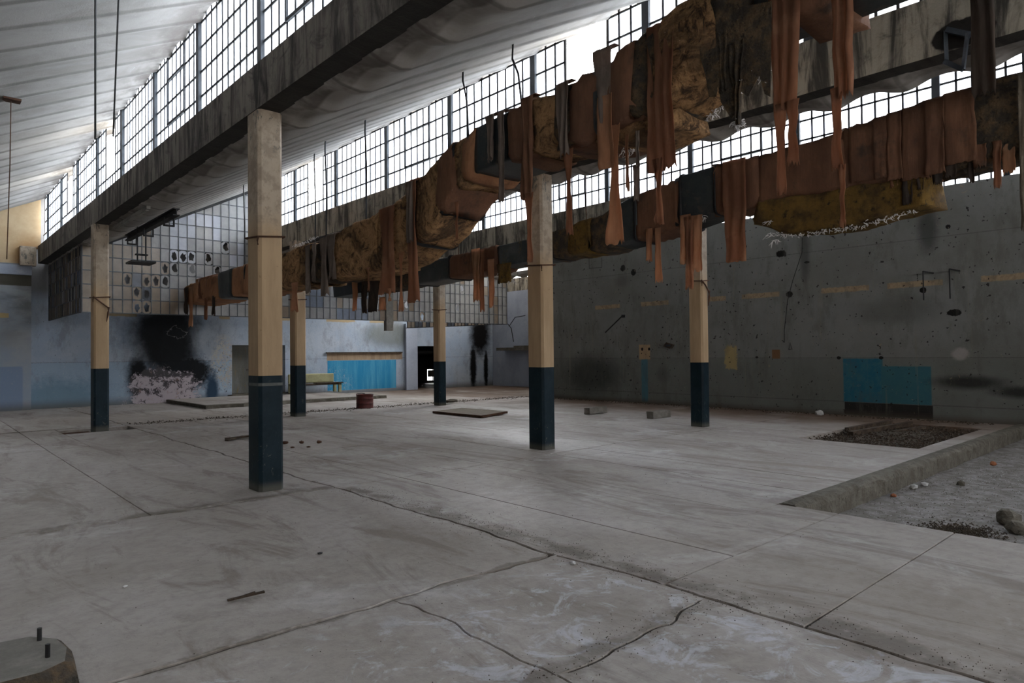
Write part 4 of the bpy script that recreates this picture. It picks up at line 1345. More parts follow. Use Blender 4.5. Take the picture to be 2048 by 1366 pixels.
# bare sheet core of the whole run
duct_piece(duct1, 'metal_core', D1, A + .06, B - .06, 19.9, -3.0, 'duct', -0.05, 0.0, 0.03, step=0.3)
seg = [(20.05, 17.3, 'wrap_light', .03, .05, 'wrapping'), (17.3, 16.45, 'duct', .045, .02, 'black_band'), (16.45, 14.4, 'wrap_light', .03, .05, 'wrapping'),
       (14.4, 12.7, 'insul', .01, .04, 'insulation'), (12.7, 12.35, 'insul', .03, .04, 'insulation'), (12.35, 11.2, 'insul_dark', .0, .05, 'insulation'), (11.3, 9.75, 'insul', .03, .06, 'insulation'),
       (9.8, 8.62, 'insul', .0, .05, 'insulation'), (8.66, 8.0, 'insul', .03, .05, 'insulation'), (8.0, 7.66, 'wrap', .045, .02, 'wrapping'), (7.64, 7.40, 'insul', .03, .03, 'insulation'),
       (7.40, 7.18, 'wrap_light', .045, .03, 'wrapping'), (7.18, 6.42, 'duct', .02, .01, 'bare_sleeve'), (6.44, 6.02, 'wrap', .05, .03, 'wrapping'), (6.05, 5.55, 'insul', .03, .05, 'insulation'),
       (5.6, 5.3, 'insul_dark', .04, .05, 'insulation'), (5.36, 4.95, 'wrap', .06, .05, 'wrapping'), (4.98, 4.9, 'duct', .07, .01, 'black_band'), (4.92, 4.45, 'wrap', .06, .06, 'wrapping'),
       (4.5, 4.1, 'insul_dark', .05, .06, 'insulation'), (4.15, 3.45, 'insul', .06, .05, 'insulation'), (3.5, 3.12, 'insul_dark', .05, .08, 'insulation'), (2.75, 2.35, 'wrap', .04, .04, 'wrapping')]
for q, (a, b_, mt_, g, rg, nm) in enumerate(seg):
    duct_piece(duct1, nm, D1, A, B, a, b_, mt_, g, rg, 0.10 if nm != 'bare_sleeve' else 0.03, seed=q * 3.7, sag=0.03 if nm == 'wrapping' else 0, tatter=0.12 if nm in ('insulation', 'wrapping') else 0)
# black joints at the miters
for (y, g) in ((7.99, .04), (7.66, .04), (8.66, .035), (15.6, .04)):
    duct_piece(duct1, 'joint_band', D1, A, B, y + .025, y - .025, 'steel_black', g, 0.015, 0.10, seed=y, step=0.03)
# hanging belly of wrap and board between the bend and the rag curtain
for (ya, yb, zc_, dz, mt_) in ((5.55, 4.35, 3.98, .16, 'wrap'), (5.0, 4.0, 3.93, .12, 'insul')):
    T_ = [(yb, zc_ + .03, zc_ + .2), ((ya + yb) / 2, zc_ - dz * .3, zc_ + .2), (ya, zc_ + .06, zc_ + .2)]
    duct_piece(duct1, 'sagging_flap', T_, A + .03, B - .05, ya, yb, mt_, 0, 0.03, 0.2, seed=ya, tatter=.1)
# (Y, width, ztop, zbot, material, taper, folds, over)
S1 = [(19.4, .42, 3.5, 2.38, 'cloth_pale', .7, 1, 0), (19.75, .35, 3.5, 2.75, 'cloth_dark', .8, 2, 0), (18.1, .3, 3.1, 2.53, 'cloth', .4, 1, 0), (17.6, .25, 3.12, 2.6, 'cloth_dark', .6, 1, 0),
      (12.24, .20, 3.72, 2.78, 'cloth_grey', .9, 1, .1), (11.95, .18, 3.72, 2.98, 'cloth_grey', .6, 2, .1), (11.6, .32, 3.78, 2.69, 'cloth_grey', .9, 2, .1), (11.27, .34, 3.8, 2.96, 'cloth_grey', .8, 2, .1),
      (12.8, .35, 3.05, 2.45, 'cloth_pale', .9, 1, 0), (9.41, .44, 3.98, 2.56, 'cloth', 1.05, 2, .1), (9.30, .14, 2.66, 2.44, 'cloth_pale', .6, 1, 0), (8.72, .20, 4.25, 3.3, 'cloth_grey', .8, 2, .15),
      (8.67, .22, 4.28, 2.38, 'cloth', 1.5, 2, .15), (8.97, .15, 3.2, 2.25, 'cloth_pale', .95, 1, 0), (9.95, .11, 3.06, 2.65, 'cloth', .6, 1, 0), (7.54, .10, 3.75, 3.2, 'cloth', .5, 1, 0),
      (6.79, .17, 4.78, 4.14, 'cloth_grey', .6, 2, .1), (6.55, .13, 4.76, 3.55, 'cloth_grey', .9, 1, .1), (6.09, .24, 4.82, 3.52, 'wrap', .8, 2, .1), (6.05, .17, 3.6, 2.71, 'cloth', .45, 1, 0),
      (5.44, .20, 4.80, 3.9, 'cloth_grey', .8, 2, .1), (5.38, .15, 4.0, 2.97, 'cloth', .8, 1, 0), (4.84, .28, 5.0, 4.12, 'cloth_grey', .5, 1, .1), (4.80, .22, 4.46, 3.62, 'cloth_pale', 1.0, 1, 0),
      (4.69, .17, 4.4, 2.77, 'cloth_pale', 1.35, 1, 0), (4.51, .06, 3.95, 3.32, 'cloth', .7, 1, 0), (4.36, .05, 3.95, 3.55, 'cloth_grey', .8, 1, 0), (4.40, .08, 3.6, 3.2, 'cloth_grey', .9, 1, 0),
      (4.06, .34, 5.0, 3.45, 'cloth', .95, 3, .1), (4.10, .14, 3.6, 2.90, 'cloth', .8, 2, 0), (2.76, .33, 5.14, 3.72, 'cloth', .7, 3, .1), (2.80, .12, 3.8, 2.97, 'cloth', .8, 1, 0), (2.68, .12, 3.8, 3.20, 'cloth', .8, 1, 0),
      (2.26, .22, 5.14, 3.68, 'cloth', .62, 2, .1), (2.31, .10, 3.8, 3.08, 'cloth', .9, 1, 0), (2.27, .06, 3.14, 2.60, 'cloth', .8, 1, 0), (1.28, .14, 5.12, 3.42, 'cloth_dark', 1.0, 2, .1), (3.36, .12, 4.7, 4.05, 'insul_dark', .6, 2, 0), (3.2, .16, 4.5, 3.7, 'insul_dark', .3, 2, 0)]
for q, (yc, w, zt_, zb_, mt_, tp, fo, ov) in enumerate(S1):
    strip(duct1, 5.80 - 0.012 * (q % 3), yc, w, zt_, zb_, mt_, q + 1, tp, fo, 0.028 if w > .15 else .012, over=ov, twist=(0.5 if mt_ in ('cloth', 'cloth_pale') and w < .2 else 0.1), label={'cloth_grey': 'dusty grey rag', 'cloth_pale': 'pale orange rag'}.get(mt_))
# rag bunch over the far end
for q in range(5):
    strip(duct1, 5.84, 19.0 - q * .28, .22, 3.66, 3.2 - .1 * (q % 2), 'cloth' if q % 2 else 'wrap_light', 80 + q, .8, 1, .03, over=.3)
tsh = [(3.60, 4.50), (3.54, 4.29), (3.51, 4.07), (3.43, 4.05), (3.41, 4.16), (3.38, 3.98), (3.29, 3.82), (3.27, 3.79), (3.21, 3.85), (3.22, 3.95), (3.25, 4.08), (3.17, 4.02), (3.10, 3.95), (2.99, 4.12), (2.94, 3.93), (2.89, 3.89), (2.86, 4.75), (3.34, 4.85), (3.60, 4.85)]
k = len(tsh)
mb = MB(); mb.add([(5.79, y, z) for y, z in tsh] + [(5.80, y, z) for y, z in tsh], [tuple(range(k)), tuple(reversed(range(k, 2 * k)))] + [(q, q + k, (q + 1) % k + k, (q + 1) % k) for q in range(k)])
mb.obj('torn_lining', 'insul_dark', duct1, None)['label'] = 'jagged black torn lining'
e1 = []
for k in range(26):
    y = 4.25 - k * 0.035
    e1.append((6.60 + .02 * (k % 3), y + .3, interp(D1, y + .3)[0] - 0.06))
fluff(duct1, e1, 3, 5, .06)
fluff(duct1, [(5.9 + .05 * k, 4.62, 3.83) for k in range(3)] + [(5.82, 3.2 + .02 * k, 3.75) for k in range(4)] + [(5.82, 2.98 + .04 * k, 4.1 + .05 * (k % 3)) for k in range(5)], 9, 7, .09)
fluff(duct1, [(5.84, 12.9 - .07 * k, interp(D1, 12.9 - .07 * k)[1] + 0.04) for k in range(14)] + [(5.84, 8.2, 4.5), (6.7, 7.55, 4.0), (6.72, 7.9, 3.95)], 5, 4, .05)
# suspension rods of the first duct
for (x, y, za, zb_, lean) in ((5.9, 11.7, 5.72, 3.7, .0), (5.9, 10.22, 5.70, 3.86, .0), (5.85, 7.37, 5.70, 4.6, .05), (5.85, 6.30, 5.66, 4.74, .08), (6.6, 13.6, 6.05, 3.75, 0), (5.9, 15.8, 5.75, 3.6, 0)):
    r = MB()
    r.tube([(x, y + lean, za), (x - .01, y + lean, za - .25), (x + .015, y, (za + zb_) / 2), (x, y - lean, zb_)], 0.016, 5)
    o = r.obj('suspension_rod', 'steel_black', duct1)

duct2 = empty('ventilation_duct', (10.35, 8.0, 3.5), 'smaller ventilation duct farther back, running behind the middle column', 'duct')
A2, B2 = 10.0, 10.68
duct_piece(duct2, 'metal_core', D2, A2 + .05, B2 - .05, 19.4, -3.0, 'duct', -0.04, 0, .03, step=.3)
seg2 = [(19.4, 17.3, 'duct', .0, .01, 'bare_sleeve'), (17.3, 14.7, 'insul_dark', .02, .04, 'insulation'), (14.7, 13.3, 'duct', .03, .015, 'black_band'), (13.3, 12.45, 'wrap', .02, .03, 'wrapping'), (12.45, 11.5, 'wrap', .04, .03, 'wrapping'),
        (11.5, 9.75, 'duct_grey', .0, .01, 'bare_sleeve'), (9.9, 9.2, 'insul_dark', .03, .05, 'insulation'), (9.3, 8.65, 'insul_y', .03, .05, 'insulation'), (8.7, 8.1, 'insul_dark', .03, .05, 'insulation'), (8.1, 7.6, 'duct', .03, .02, 'black_band'),
        (7.6, 6.65, 'wrap', .03, .02, 'wrapping'), (6.7, 5.95, 'duct', .02, .01, 'bare_sleeve'), (5.98, 5.2, 'wrap', .04, .03, 'wrapping'), (5.22, 3.9, 'wrap', .03, .03, 'wrapping'), (3.92, 2.8, 'wrap', .04, .03, 'wrapping'), (2.82, 1.2, 'insul_dark', .02, .04, 'insulation')]
for q, (a, b_, mt_, g, rg, nm) in enumerate(seg2):
    duct_piece(duct2, nm, D2, A2, B2, a, b_, mt_, g, rg, 0.09 if nm != 'bare_sleeve' else 0.03, seed=q * 5.1 + 50, sag=0.02 if nm == 'wrapping' else 0, tatter=0.1)
for (y, g) in ((7.6, .05), (6.62, .06), (5.95, .06), (13.3, .05), (14.7, .05), (9.72, .03)):
    duct_piece(duct2, 'joint_band', D2, A2, B2, y + .02, y - .02, 'steel_black', g, 0.01, 0.09, seed=y, step=0.03)
# insulation that has sagged below the duct, and the lining behind it
T_ = [(5.25, 3.62, 3.95), (4.9, 3.42, 3.95), (4.6, 3.37, 3.95), (3.8, 3.37, 3.95), (3.3, 3.44, 3.95), (2.85, 3.50, 3.95)]
duct_piece(duct2, 'sagging_insulation', T_, 9.98, 10.62, 5.25, 2.85, 'insul_y', 0, .04, .08, seed=77, tatter=.15, step=.06)
S2 = [(17.9, .34, 3.86, 2.89, 'cloth_pale', .75, 1), (17.3, .30, 3.85, 2.78, 'cloth_dark', 1.0, 2), (16.8, .55, 3.8, 2.80, 'cloth_dark', .9, 2), (16.35, .3, 3.2, 2.80, 'cloth_pale', 1.4, 1), (12.18, .32, 4.05, 2.80, 'cloth_pale', .7, 2), (11.94, .16, 4.0, 2.54, 'cloth', .9, 1),
      (11.65, .22, 3.75, 2.62, 'cloth_pale', .7, 1), (11.2, .5, 3.6, 3.15, 'insul_y', .8, 2), (7.25, .14, 3.81, 3.20, 'cloth_pale', .9, 1), (7.07, .12, 3.8, 2.81, 'cloth_pale', 1.2, 1), (6.50, .22, 3.94, 3.08, 'cloth_pale', .9, 1), (6.43, .18, 3.9, 2.64, 'cloth', .8, 2), (6.27, .18, 3.9, 2.93, 'cloth_pale', .9, 1),
      (5.57, .40, 4.68, 3.02, 'cloth', .95, 2), (1.80, .09, 4.9, 2.98, 'wood', 1, 1)]
for q, (yc, w, zt_, zb_, mt_, tp, fo) in enumerate(S2):
    strip(duct2, 9.93 - .01 * (q % 3), yc, w, zt_, zb_, mt_, 200 + q, tp, fo, .025 if w > .15 else .01, label={'cloth_pale': 'pale orange rag'}.get(mt_), rag=.03 if w > .35 else .05)
rr = random.Random(5)
y = 3.25
while y > 1.75:
    w = rr.uniform(.05, .16)
    strip(duct2, 9.95 + rr.uniform(0, .05), y, w, 4.15, rr.uniform(3.5, 3.85), rr.choice(['cloth', 'cloth_dark', 'cloth_pale', 'wrap']), int(y * 100), .8, 1, .01)
    y -= w + rr.uniform(0.01, .06)
y = 3.8
while y > 2.4:
    wd = rr.uniform(.18, .4)
    strip(duct2, 9.935 - rr.uniform(0, .02), y - wd / 2, wd, interp(D2, y)[1] - .02, 3.90 + rr.uniform(-.06, .05), 'wrap', int(y * 77), 1, 1, .008, over=.1, rag=.02)
    y -= wd * .95
fluff(duct2, [(9.98 + .02 * (k % 3), 4.95 - k * .045, interp(T_, 4.95 - k * .045)[0] - .03) for k in range(44)], 13, 4, .06)
fluff(duct2, [(9.98, 11.4 - .05 * k, 3.45 - .03 * k) for k in range(10)] + [(9.96, 6.2, 3.85), (9.96, 5.05, 3.6), (9.96, 4.98, 3.4), (9.96, 4.94, 3.3)], 17, 8, .12)
for (x, y, za, zb_) in ((10.3, 7.52, 3.72, 3.25), (10.1, 10.6, 5.3, 4.1), (10.1, 8.9, 5.3, 4.25), (10.2, 13.2, 5.35, 4.05)):
    MB().tube([(x, y, za), (x, y, zb_)], 0.011, 5).obj('suspension_rod', 'rust', duct2)

# ================================================================== THINGS ALOFT
# hoist rail with its hanging tray under the first bay
hr = empty('hoist_rail', (3.9, 15.8, 4.45), 'black steel hoist rail below the roof edge, carrying a flat hanging tray', 'rail')
mb = MB(); mb.box(3.84, 3.96, 13.9, 17.7, 4.44, 4.46).box(3.893, 3.907, 13.9, 17.7, 4.34, 4.44).box(3.84, 3.96, 13.9, 17.7, 4.32, 4.34)
mb.obj('rail', 'steel_black', hr)
mb = MB()
for y in (14.4, 15.9, 17.3):
    mb = MB()
    mb.box(3.8, 4.0, y - .03, y + .03, 4.18, 4.21).box(3.8, 3.82, y - .03, y + .03, 4.18, 4.34).box(3.98, 4.0, y - .03, y + .03, 4.18, 4.34)
    mb.obj('hanger', 'steel_black', hr)
mb = MB(); mb.bar((3.86, 16.65, 4.5), (3.86, 16.65, 3.70), .025, .025).bar((3.98, 16.45, 4.5), (3.98, 16.45, 3.70), .025, .025).box(3.8, 4.04, 16.5, 16.6, 3.85, 3.88)
mb.obj('drop_bars', 'steel_black', hr)
mb = MB(); mb.box(3.66, 4.14, 16.25, 16.80, 3.66, 3.70)
mb.obj('tray', 'steel_black', hr)
# strip light body at the beam's foot
tl = empty('strip_light', (3.2, 15.3, 4.45), 'long off-white strip light body fixed under the first beam, no tube', 'light fitting')
mb = MB(); mb.box(3.40, 3.47, 14.0, 16.7, 4.40, 4.46)
mb.obj('body', 'fluoro', tl)
MB().box(3.41, 3.46, 14.1, 16.6, 4.375, 4.40).obj('diffuser', 'fluoro', tl)
# cables of the left bay
def cable(name, pts, r, mat, label, cat, grp=None):
    o = MB().tube(pts, r, 5).obj(name, mat, None, pts[-1])
    # mesh already world-based through loc
    return tag(o, label, cat, grp)
cable('hanging_cable', [(1.25, 6.83, 5.60), (1.25, 6.83, 4.5), (1.25, 6.83, 3.52)], 0.009, 'steel_black', 'thin dark cable hanging straight down in front of the first windows', 'cable')
cable('hanging_cable', [(1.32, 5.75, 5.62), (1.25, 5.95, 4.5), (1.23, 6.05, 3.35)], 0.007, 'steel_black', 'thin slanting cable just right of the straight one at the top left', 'cable')
hk = empty('ceiling_cable', (1.2, 12.6, 5.6), 'long thin cable on a rusty ceiling plate at the far left', 'cable')
MB().tube([(1.2, 12.6, 5.55), (1.2, 12.7, 4.6), (1.2, 13.1, 3.15)], 0.008, 5).obj('cable', 'rust', hk)
mb = MB(); mb.box(1.10, 1.32, 12.5, 12.68, 5.50, 5.53); mb.obj('plate', 'rust', hk)
# steel bracket in the broken beam
bk = empty('steel_bracket', (7.7, 1.9, 4.3), 'grey steel frame bracket poking from the broken cavity of the second beam', 'bracket')
mb = MB()
mb.bar((7.78, 2.03, 4.84), (7.62, 1.98, 4.42), .035, .035).bar((7.62, 2.0, 4.44), (7.6, 1.84, 4.30), .035, .045).bar((7.6, 1.84, 4.30), (7.7, 1.82, 4.68), .03, .03).bar((7.7, 2.0, 4.78), (7.72, 1.80, 4.66), .05, .05)
mb.obj('frame', 'steel_dark', bk)

# ================================================================== THINGS ON THE GREY WALL
def wall_thing(name, label, cat, grp=None, loc=(17.1, 5, 3)):
    return empty(name, loc, label, cat, grp)
for (y, lab) in ((4.86, 'left of two black bracket arms with a drop rod, high on the grey wall'), (4.35, 'right of two black bracket arms with a drop rod, high on the grey wall')):
    t = wall_thing('wall_bracket', lab, 'bracket', 'bracket arms on the grey wall', (17.1, y, 3.3))
    MB().bar((17.15, y - .05, 3.30), (16.80, y + .05, 3.32), .03, .03).obj('arm', 'steel_black', t)
    MB().tube([(16.80, y + .05, 3.33), (16.81, y + .05, 2.68)], .014, 5).obj('drop_rod', 'steel_black', t)
cable('wall_cable', [(17.08, 7.72, 4.6), (17.08, 7.74, 4.1), (17.09, 8.0, 3.4), (17.08, 8.14, 2.9), (17.08, 8.24, 2.1), (17.08, 8.24, 1.80)], 0.009, 'steel_black', 'thin black cable dangling down the grey wall right of the rightmost column', 'cable')
t = wall_thing('leaning_pipe', 'short dark pipe stuck slantwise on the grey wall', 'pipe', None, (17.1, 13.9, 2.4))
MB().tube([(17.08, 13.58, 2.75), (17.06, 14.27, 2.24)], .02, 6).obj('pipe', 'steel_black', t)
MB().box(17.09, 17.15, 13.52, 13.62, 2.70, 2.79).obj('clip', 'steel_black', t)
t = wall_thing('junction_box', 'small dark tilted junction box on the grey wall', 'box', None, (17.05, 11.8, 1.79))
mb = MB(); mb.add([(16.98, 11.62, 1.80), (16.98, 11.85, 1.88), (16.98, 11.96, 1.76), (16.98, 11.72, 1.68), (17.15, 11.66, 1.80), (17.15, 11.87, 1.86), (17.15, 11.94, 1.76), (17.15, 11.74, 1.70)],
                  [(0, 1, 2, 3), (7, 6, 5, 4), (0, 4, 5, 1), (1, 5, 6, 2), (2, 6, 7, 3), (3, 7, 4, 0)])
mb.obj('body', 'wood_dark', t)
mb = MB(); mb.box(16.965, 16.98, 11.70, 11.86, 1.75, 1.81); mb.obj('lid', 'steel_dark', t)
t = wall_thing('wall_bracket', 'thin bent wire frame near the top of the grey wall, left side', 'bracket', None, (17.1, 14.7, 4.6))
MB().tube([(17.1, 14.97, 4.42), (17.1, 14.97, 4.77), (17.1, 14.62, 4.80), (17.1, 14.62, 4.9)], .009, 4).obj('wire', 'steel_black', t)
MB().tube([(17.1, 14.97, 4.42), (17.1, 14.41, 4.40), (17.1, 14.41, 4.72)], .009, 4).obj('wire', 'steel_black', t)
t = wall_thing('wall_bracket', 'small triangular wire stirrup low on the grey wall', 'bracket', None, (17.1, 8.1, 1.7))
MB().tube([(17.1, 8.14, 1.62), (17.1, 8.10, 1.80), (17.1, 8.05, 1.62), (17.1, 8.14, 1.62)], .009, 4).obj('wire', 'steel_black', t)
# pipe stub ledge and bent wire in the recess
t = wall_thing('broken_shelf', 'broken dark slab of a shelf jutting from the blue recess wall', 'shelf', None, (21.6, 24.0, 1.8))
MB().box(21.25, 21.8, 21.0, 24.6, 1.72, 1.86).obj('slab_top', 'kerb', t)
MB().box(21.3, 21.8, 21.0, 23.4, 1.86, 1.94).obj('mortar', 'kerb', t)
cable('bent_rod', [(21.75, 24.2, 2.9), (21.6, 23.6, 3.3), (21.6, 22.9, 3.35)], .02, 'steel_black', 'bent rod sticking out of the blue recess wall', 'rod')
cable('bent_rod', [(18.13, 20.25, 2.78), (18.18, 20.1, 2.6), (18.3, 20.1, 2.05)], .018, 'steel_black', 'loose rod hanging from the right end of the glazed partition', 'rod')

# ================================================================== THINGS ON THE FLOOR
# bolt block, bottom left
bb = empty('machine_footing', (0.2, 4.4, 0), 'low rough concrete machine footing with two steel bolts, bottom left corner', 'footing')
mb = MB()
n = 10
def ring(z, s):
    P = [(-0.9, 3.9), (0.1, 3.9), (0.50, 3.88), (0.61, 3.94), (0.64, 4.12), (0.62, 4.30), (0.52, 4.44), (0.1, 4.5), (-0.9, 4.55)]
    return [(x + s * (1 if x > 0 else 0) * (0.4 + .6 * nz(x * 7, y * 7, z)), y + s * (-1 if y < 4.2 else 1) * (0.4 + .6 * nz(x * 7, y * 7, z + 3)), z) for x, y in P]
R = [ring(-0.02, .06), ring(0.04, .045), ring(0.09, .02), ring(0.11, -.02)]
vs = [p for q in R for p in q]; k = 9
fs = [(a * k + i, a * k + (i + 1) % k, (a + 1) * k + (i + 1) % k, (a + 1) * k + i) for a in range(3) for i in range(k)] + [tuple(3 * k + i for i in range(k))]
mb.add(vs, fs)
o = mb.obj('concrete_pad', 'block', bb)
o.data.materials.append(M['insul_dark'])
for p_ in o.data.polygons[:-1]:
    p_.material_index = 1
for (x, y) in ((0.54, 4.33), (0.54, 4.06)):
    o = MB().tube([(x, y, 0.09), (x, y, 0.175)], .011, 8).obj('bolt', 'steel_black', bb)
# wood splinter
sp = MB(); sp.bar((1.57, 4.51, .012), (1.80, 4.48, .02), .02, .012).bar((1.60, 4.48, .02), (1.74, 4.49, .03), .012, .008)
tag(sp.obj('wood_splinter', 'wood_dark', None, (1.65, 4.49, 0)), 'splintered strip of dark wood on the near floor slab', 'splinter')
# drum
dr = empty('steel_drum', (10.28, 17.95, 0), 'short rusty dark red steel drum standing alone on the floor', 'drum')
mb = MB(); mb.lathe(10.28, 17.95, [(0.0, 0.0), (0.255, 0.0), (0.26, .015), (0.252, .03), (0.25, .13), (0.258, .14), (0.25, .15), (0.25, .27), (0.258, .28), (0.25, .29), (0.252, .385), (0.262, .395), (0.26, .41), (0.245, .41), (0.24, .38), (0.235, .02), (0, .02)], 28)
mb.obj('body', 'drumred', dr, smooth=True)
mb = MB(); mb.lathe(10.28, 17.95, [(0.0, .30), (0.236, .30)], 28)
mb.obj('contents', 'soil', dr)
MB().tube([(10.06, 18.08, .40), (10.1, 18.1, .43), (10.3, 18.15, .435), (10.4, 18.14, .41)], .01, 5).obj('handle', 'steel_black', dr)
# board lying on the floor
mb = MB()
mb.add([(10.57, 14.83, .012), (10.62, 12.87, .012), (11.73, 13.18, .03), (11.62, 14.95, .03), (10.57, 14.83, .06), (10.62, 12.87, .06), (11.73, 13.18, .08), (11.62, 14.95, .08)],
       [(3, 2, 1, 0), (4, 5, 6, 7), (0, 1, 5, 4), (1, 2, 6, 5), (2, 3, 7, 6), (3, 0, 4, 7)])
bd = empty('flat_board', (11.1, 13.9, 0), 'flat weathered board with dark edges lying on the floor in mid hall', 'board')
mb.obj('panel', 'wood', bd)
mb = MB(); mb.bar((10.61, 12.86, .035), (10.56, 14.84, .035), .03, .055).bar((10.62, 12.86, .035), (11.74, 13.17, .05), .03, .055)
mb.obj('edging', 'rust', bd)
# two kerb blocks
for (x, y, a, lab) in ((13.05, 11.45, .03, 'left one of two loose concrete blocks before the grey wall'), (13.20, 9.60, .02, 'right one of two loose concrete blocks, beside the rightmost column')):
    L_, W_, H_ = .72, .2, .17
    mb = MB(); mb.box(0, L_, 0, W_, 0, H_, 0.008, random.Random(int(y)))
    o = mb.obj('concrete_block', 'block', None, (0, 0, 0))
    o.location = (x, y, 0.0); o.rotation_euler = (0, 0, a)
    bevel(o, .012)
    tag(o, lab, 'block', 'loose concrete blocks')
# bench against the back wall
be = empty('waiting_bench', (12.0, 24.6, 0.11), 'pale yellow bench with low backrest before the back wall, left of the blue panel', 'bench')
bx0, bx1, by = 11.05, 12.95, 24.7
mb = MB(); mb.box(bx0, bx1, by + .35, by + .47, .50, .86); bevel(mb.obj('backrest', 'yellow', be), .04, 3)
mb = MB(); mb.box(bx0 + .02, bx1 + .1, by - .1, by + .35, .42, .48); bevel(mb.obj('seat', 'wood_dark', be), .02)
for x in (bx0, bx1 - .02):
    mb = MB(); mb.box(x, x + .12, by - .1, by + .0, .112, .47).box(x, x + .12, by + .33, by + .43, .112, .47).box(x, x + .12, by - .1, by + .43, .40, .50)
    bevel(mb.obj('leg', 'yellow', be), .015)
mb = MB(); mb.box(bx0 + .9, bx1 + .15, by - .15, by + .12, .485, .51, .012, random.Random(3)); mb.obj('loose_board', 'wood_dark', be)
# raised plinth before the back wall
pl = empty('concrete_plinth', (9.5, 22.5, 0), 'low raised concrete plinth with broken edge in front of the back wall', 'plinth')
def plinth(x0, x1, y0, y1, z):
    P = []
    n = 40
    for i in range(n): P.append((x0 + (x1 - x0) * i / n, y0 + .10 * nz(i * .5, 1, 2)))
    for i in range(8): P.append((x1 + .12 * nz(i, 3, 3) - i * .05, y0 + (y1 - y0) * i / 8))
    P.append((x1 - .4, y1)); P.append((x0, y1))
    k = len(P)
    mb = MB(); mb.add([(a, b_, 0) for a, b_ in P] + [(a, b_ + .02, z) for a, b_ in P], [tuple(k + i for i in range(k))] + [(i, (i + 1) % k, k + (i + 1) % k, k + i) for i in range(k)])
    return mb
plinth(6.8, 13.1, 21.3, 25.45, .10).obj('pad', 'kerb', pl)
plinth(6.85, 12.9, 21.55, 25.45, .108).obj('screed', 'floor', pl)
# dark timber along the earth pit
tm = empty('pit_timber', (14.5, 5.2, 0), 'dark timbers lying in the earth-filled floor pit before the grey wall', 'timber')
MB().bar((13.4, 5.2, .00), (15.6, 4.85, .05), .10, .08).obj('timber', 'wood_dark', tm)
MB().bar((14.0, 5.5, .0), (15.8, 5.3, .03), .09, .08).obj('timber', 'wood_dark', tm)
MB().bar((14.2, 4.72, -.01), (15.3, 4.5, .02), .07, .06).obj('timber', 'wood_dark', tm)

# loose stones, scraps
def lump(name, mat, x, y, z, r, seed, label, cat, flat=.7, grp=None, parent=None):
    rn = random.Random(seed)
    bm = bmesh.new()
    bmesh.ops.create_icosphere(bm, subdivisions=2 if r > .05 else 1, radius=1)
    sx_, sy_ = rn.uniform(.8, 1.3), rn.uniform(.8, 1.2)
    for v in bm.verts:
        d = 1 + .35 * mnoise.noise(v.co * 1.7 + Vector((seed, 0, 0)))
        v.co = Vector((v.co.x * r * sx_ * d, v.co.y * r * sy_ * d, max(-.5 * r, v.co.z * r * flat * d)))
    me = bpy.data.meshes.new(name); bm.to_mesh(me); bm.free()
    me.materials.append(M[mat])
    o = bpy.data.objects.new(name, me); COL.objects.link(o)
    o.location = (x, y, z + .42 * r)
    if label: tag(o, label, cat, grp)
    return o
lump('rubble_lump', 'kerb', 8.50, 1.74, -.22, .13, 4, 'mossy dark rubble lump at the right edge of the near sunken ground', 'rubble')
lump('rubble_lump', 'kerb', 8.15, 1.60, -.22, .11, 9, 'pale broken rubble lump closest to the frame edge on the sunken ground', 'rubble')
lump('stone_cube', 'kerb', 10.46, 2.66, -.22, .05, 12, 'small dark square stone alone on the sunken ground', 'stone', 1.0)
lump('brick_piece', 'brick_bit', 9.06, 3.02, -.22, .038, 13, 'orange brick piece at the foot of the kerb, beside clear plastic', 'brick')
lump('brick_piece', 'brick_bit', 12.59, 2.76, -.22, .055, 15, 'farther orange brick piece on the sunken ground', 'brick')
lump('plastic_scrap', 'white_bit', 9.80, 3.02, -.22, .05, 16, 'left crumpled clear plastic scrap below the kerb', 'scrap', .8)
lump('plastic_scrap', 'white_bit', 10.08, 2.98, -.22, .045, 17, 'right crumpled clear plastic scrap below the kerb', 'scrap', .8)
lump('plaster_flake', 'white_bit', 3.76, 3.49, 0, .028, 18, 'white plaster flake on the long crack in the near floor', 'flake', .5)
lump('plaster_flake', 'white_bit', 1.15, 5.3, 0, .016, 19, 'tiny white flake on the near left floor slab', 'flake', .5)
lump('white_bundle', 'white_bit', 16.7, 7.2, 0, .10, 21, 'white crumpled bundle against the foot of the grey wall', 'bundle', .8)
lump('soil_heap', 'soil', 13.0, 17.3, 0, .22, 22, 'low heap of dirt at the foot of the distant slim column', 'heap', .25)
lump('black_clod', 'soil', 7.7, 18.55, 0, .09, 23, 'black clod on the long far floor joint', 'clod', .6)
lump('dark_chip', 'steel_black', 2.49, 5.07, 0, .02, 24, 'small black chip alone on the left middle slab', 'chip', .5)
for q, (x, y) in enumerate(((5.12, 11.8), (5.36, 11.62), (5.60, 11.42))):
    lump('dry_leaf_clump', 'rust', x, y, 0, .055, 30 + q, ['leftmost', 'middle', 'rightmost'][q] + ' of three dry reddish clumps right of the nearest column', 'clump', .5, 'dry clumps on the floor')
for q, (x, y) in enumerate(((4.98, 11.15), (5.2, 11.0))):
    lump('dry_leaf_clump', 'rust', x, y, 0, .04, 40 + q, ['left', 'right'][q] + ' of two small dry clumps close behind the nearest column', 'clump', .4, 'small dry clumps')
# broken boards left of the nearest column
bo = empty('broken_boards', (4.8, 13.1, 0), 'small pile of dark broken boards left of the nearest column', 'boards')
MB().bar((4.55, 13.2, .02), (5.15, 13.0, .06), .12, .03).obj('board', 'wood_dark', bo)
MB().bar((4.5, 12.95, .02), (4.95, 13.3, .03), .08, .02).obj('board', 'wood_dark', bo)
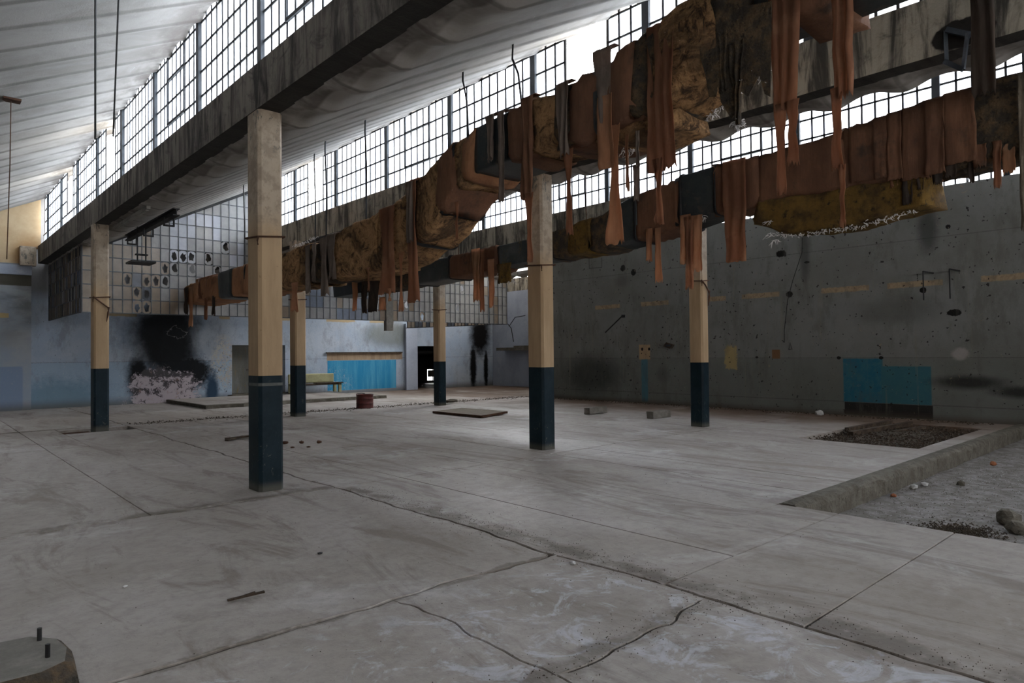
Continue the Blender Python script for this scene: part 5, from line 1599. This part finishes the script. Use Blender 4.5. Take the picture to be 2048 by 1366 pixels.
# dark rotten trough cover beside the leftmost column
tr_ = empty('sunken_grating', (3.0, 17.1, -.05), 'dark rusty grating sunk in the floor round the leftmost column', 'grating')
mb = MB()
for k in range(7):
    mb.box(2.53, 3.06, 16.78 + k * .1, 16.82 + k * .1, -.08, -.04)
mb.obj('bars', 'rust', tr_)

# crushed grit: dark grains scattered, uncountable
def grit(name, mat, fn, n, r0, r1, seed, label, cat='grit'):
    rn = random.Random(seed)
    mb = MB()
    for _ in range(n):
        x, y, z = fn(rn)
        r = rn.uniform(r0, r1)
        a = rn.uniform(0, 6.28)
        p = [(math.cos(a + t) * r * rn.uniform(.6, 1.2), math.sin(a + t) * r * rn.uniform(.6, 1.2)) for t in (0, 2.1, 4.2)]
        mb.add([(x + p[0][0], y + p[0][1], z), (x + p[1][0], y + p[1][1], z), (x + p[2][0], y + p[2][1], z), (x, y, z + r * .9)], [(0, 1, 3), (1, 2, 3), (2, 0, 3), (2, 1, 0)])
    o = mb.obj(name, mat)
    return tag(o, label, cat, kind='stuff')
def f_floor(r):
    while True:
        if r.random() < .45: x, y = 3.98 + r.gauss(0, .14), r.uniform(.6, 7.3)
        elif r.random() < .3: x, y = r.uniform(1.5, 3.9), 2.38 + r.gauss(0, .12)
        else: x, y = r.uniform(0.8, 12), r.uniform(1.6, 15)
        if x > 6.7 and y < 3.5: continue
        return x, y, 0
grit('floor_grit', 'soil', f_floor, 2600, .002, .006, 1, 'scattered dark grit over the concrete floor slabs')
grit('ground_rubble', 'kerb', lambda r: (r.uniform(6.9, 14), r.uniform(0.5, 3.1), -.215), 2600, .003, .011, 2, 'small dark chips strewn on the sunken ground')
grit('pale_chips', 'white_bit', lambda r: (r.uniform(6.9, 12), 3.08 - abs(r.gauss(0, .5)) - r.random() * .6, -.212), 450, .003, .010, 3, 'pale glass and plaster chips strewn on the sunken ground')
grit('char_patch', 'soil', lambda r: (7.75 + r.gauss(0, .17), 2.0 + r.gauss(0, .16), -.21), 1300, .006, .018, 4, 'dense patch of charred crumbs at the near edge of the sunken ground')
grit('pit_soil', 'wood_dark', lambda r: (r.uniform(12.15, 15.8), r.uniform(3.7, 5.5), -.05 + r.uniform(-.02, .05)), 2200, .012, .035, 5, 'loose brown earth crumbs filling the floor pit')
grit('wall_foot_debris', 'wood_dark', lambda r: (17.12 - abs(r.gauss(0, .22)), r.uniform(3.7, 17), 0), 900, .008, .03, 6, 'crumbled debris along the foot of the grey wall')
grit('far_crumbs', 'soil', lambda r: (r.uniform(4, 17), 17.95 + r.gauss(0, .22), 0), 1200, .008, .03, 7, 'dirt crumbs along the long far floor joint')
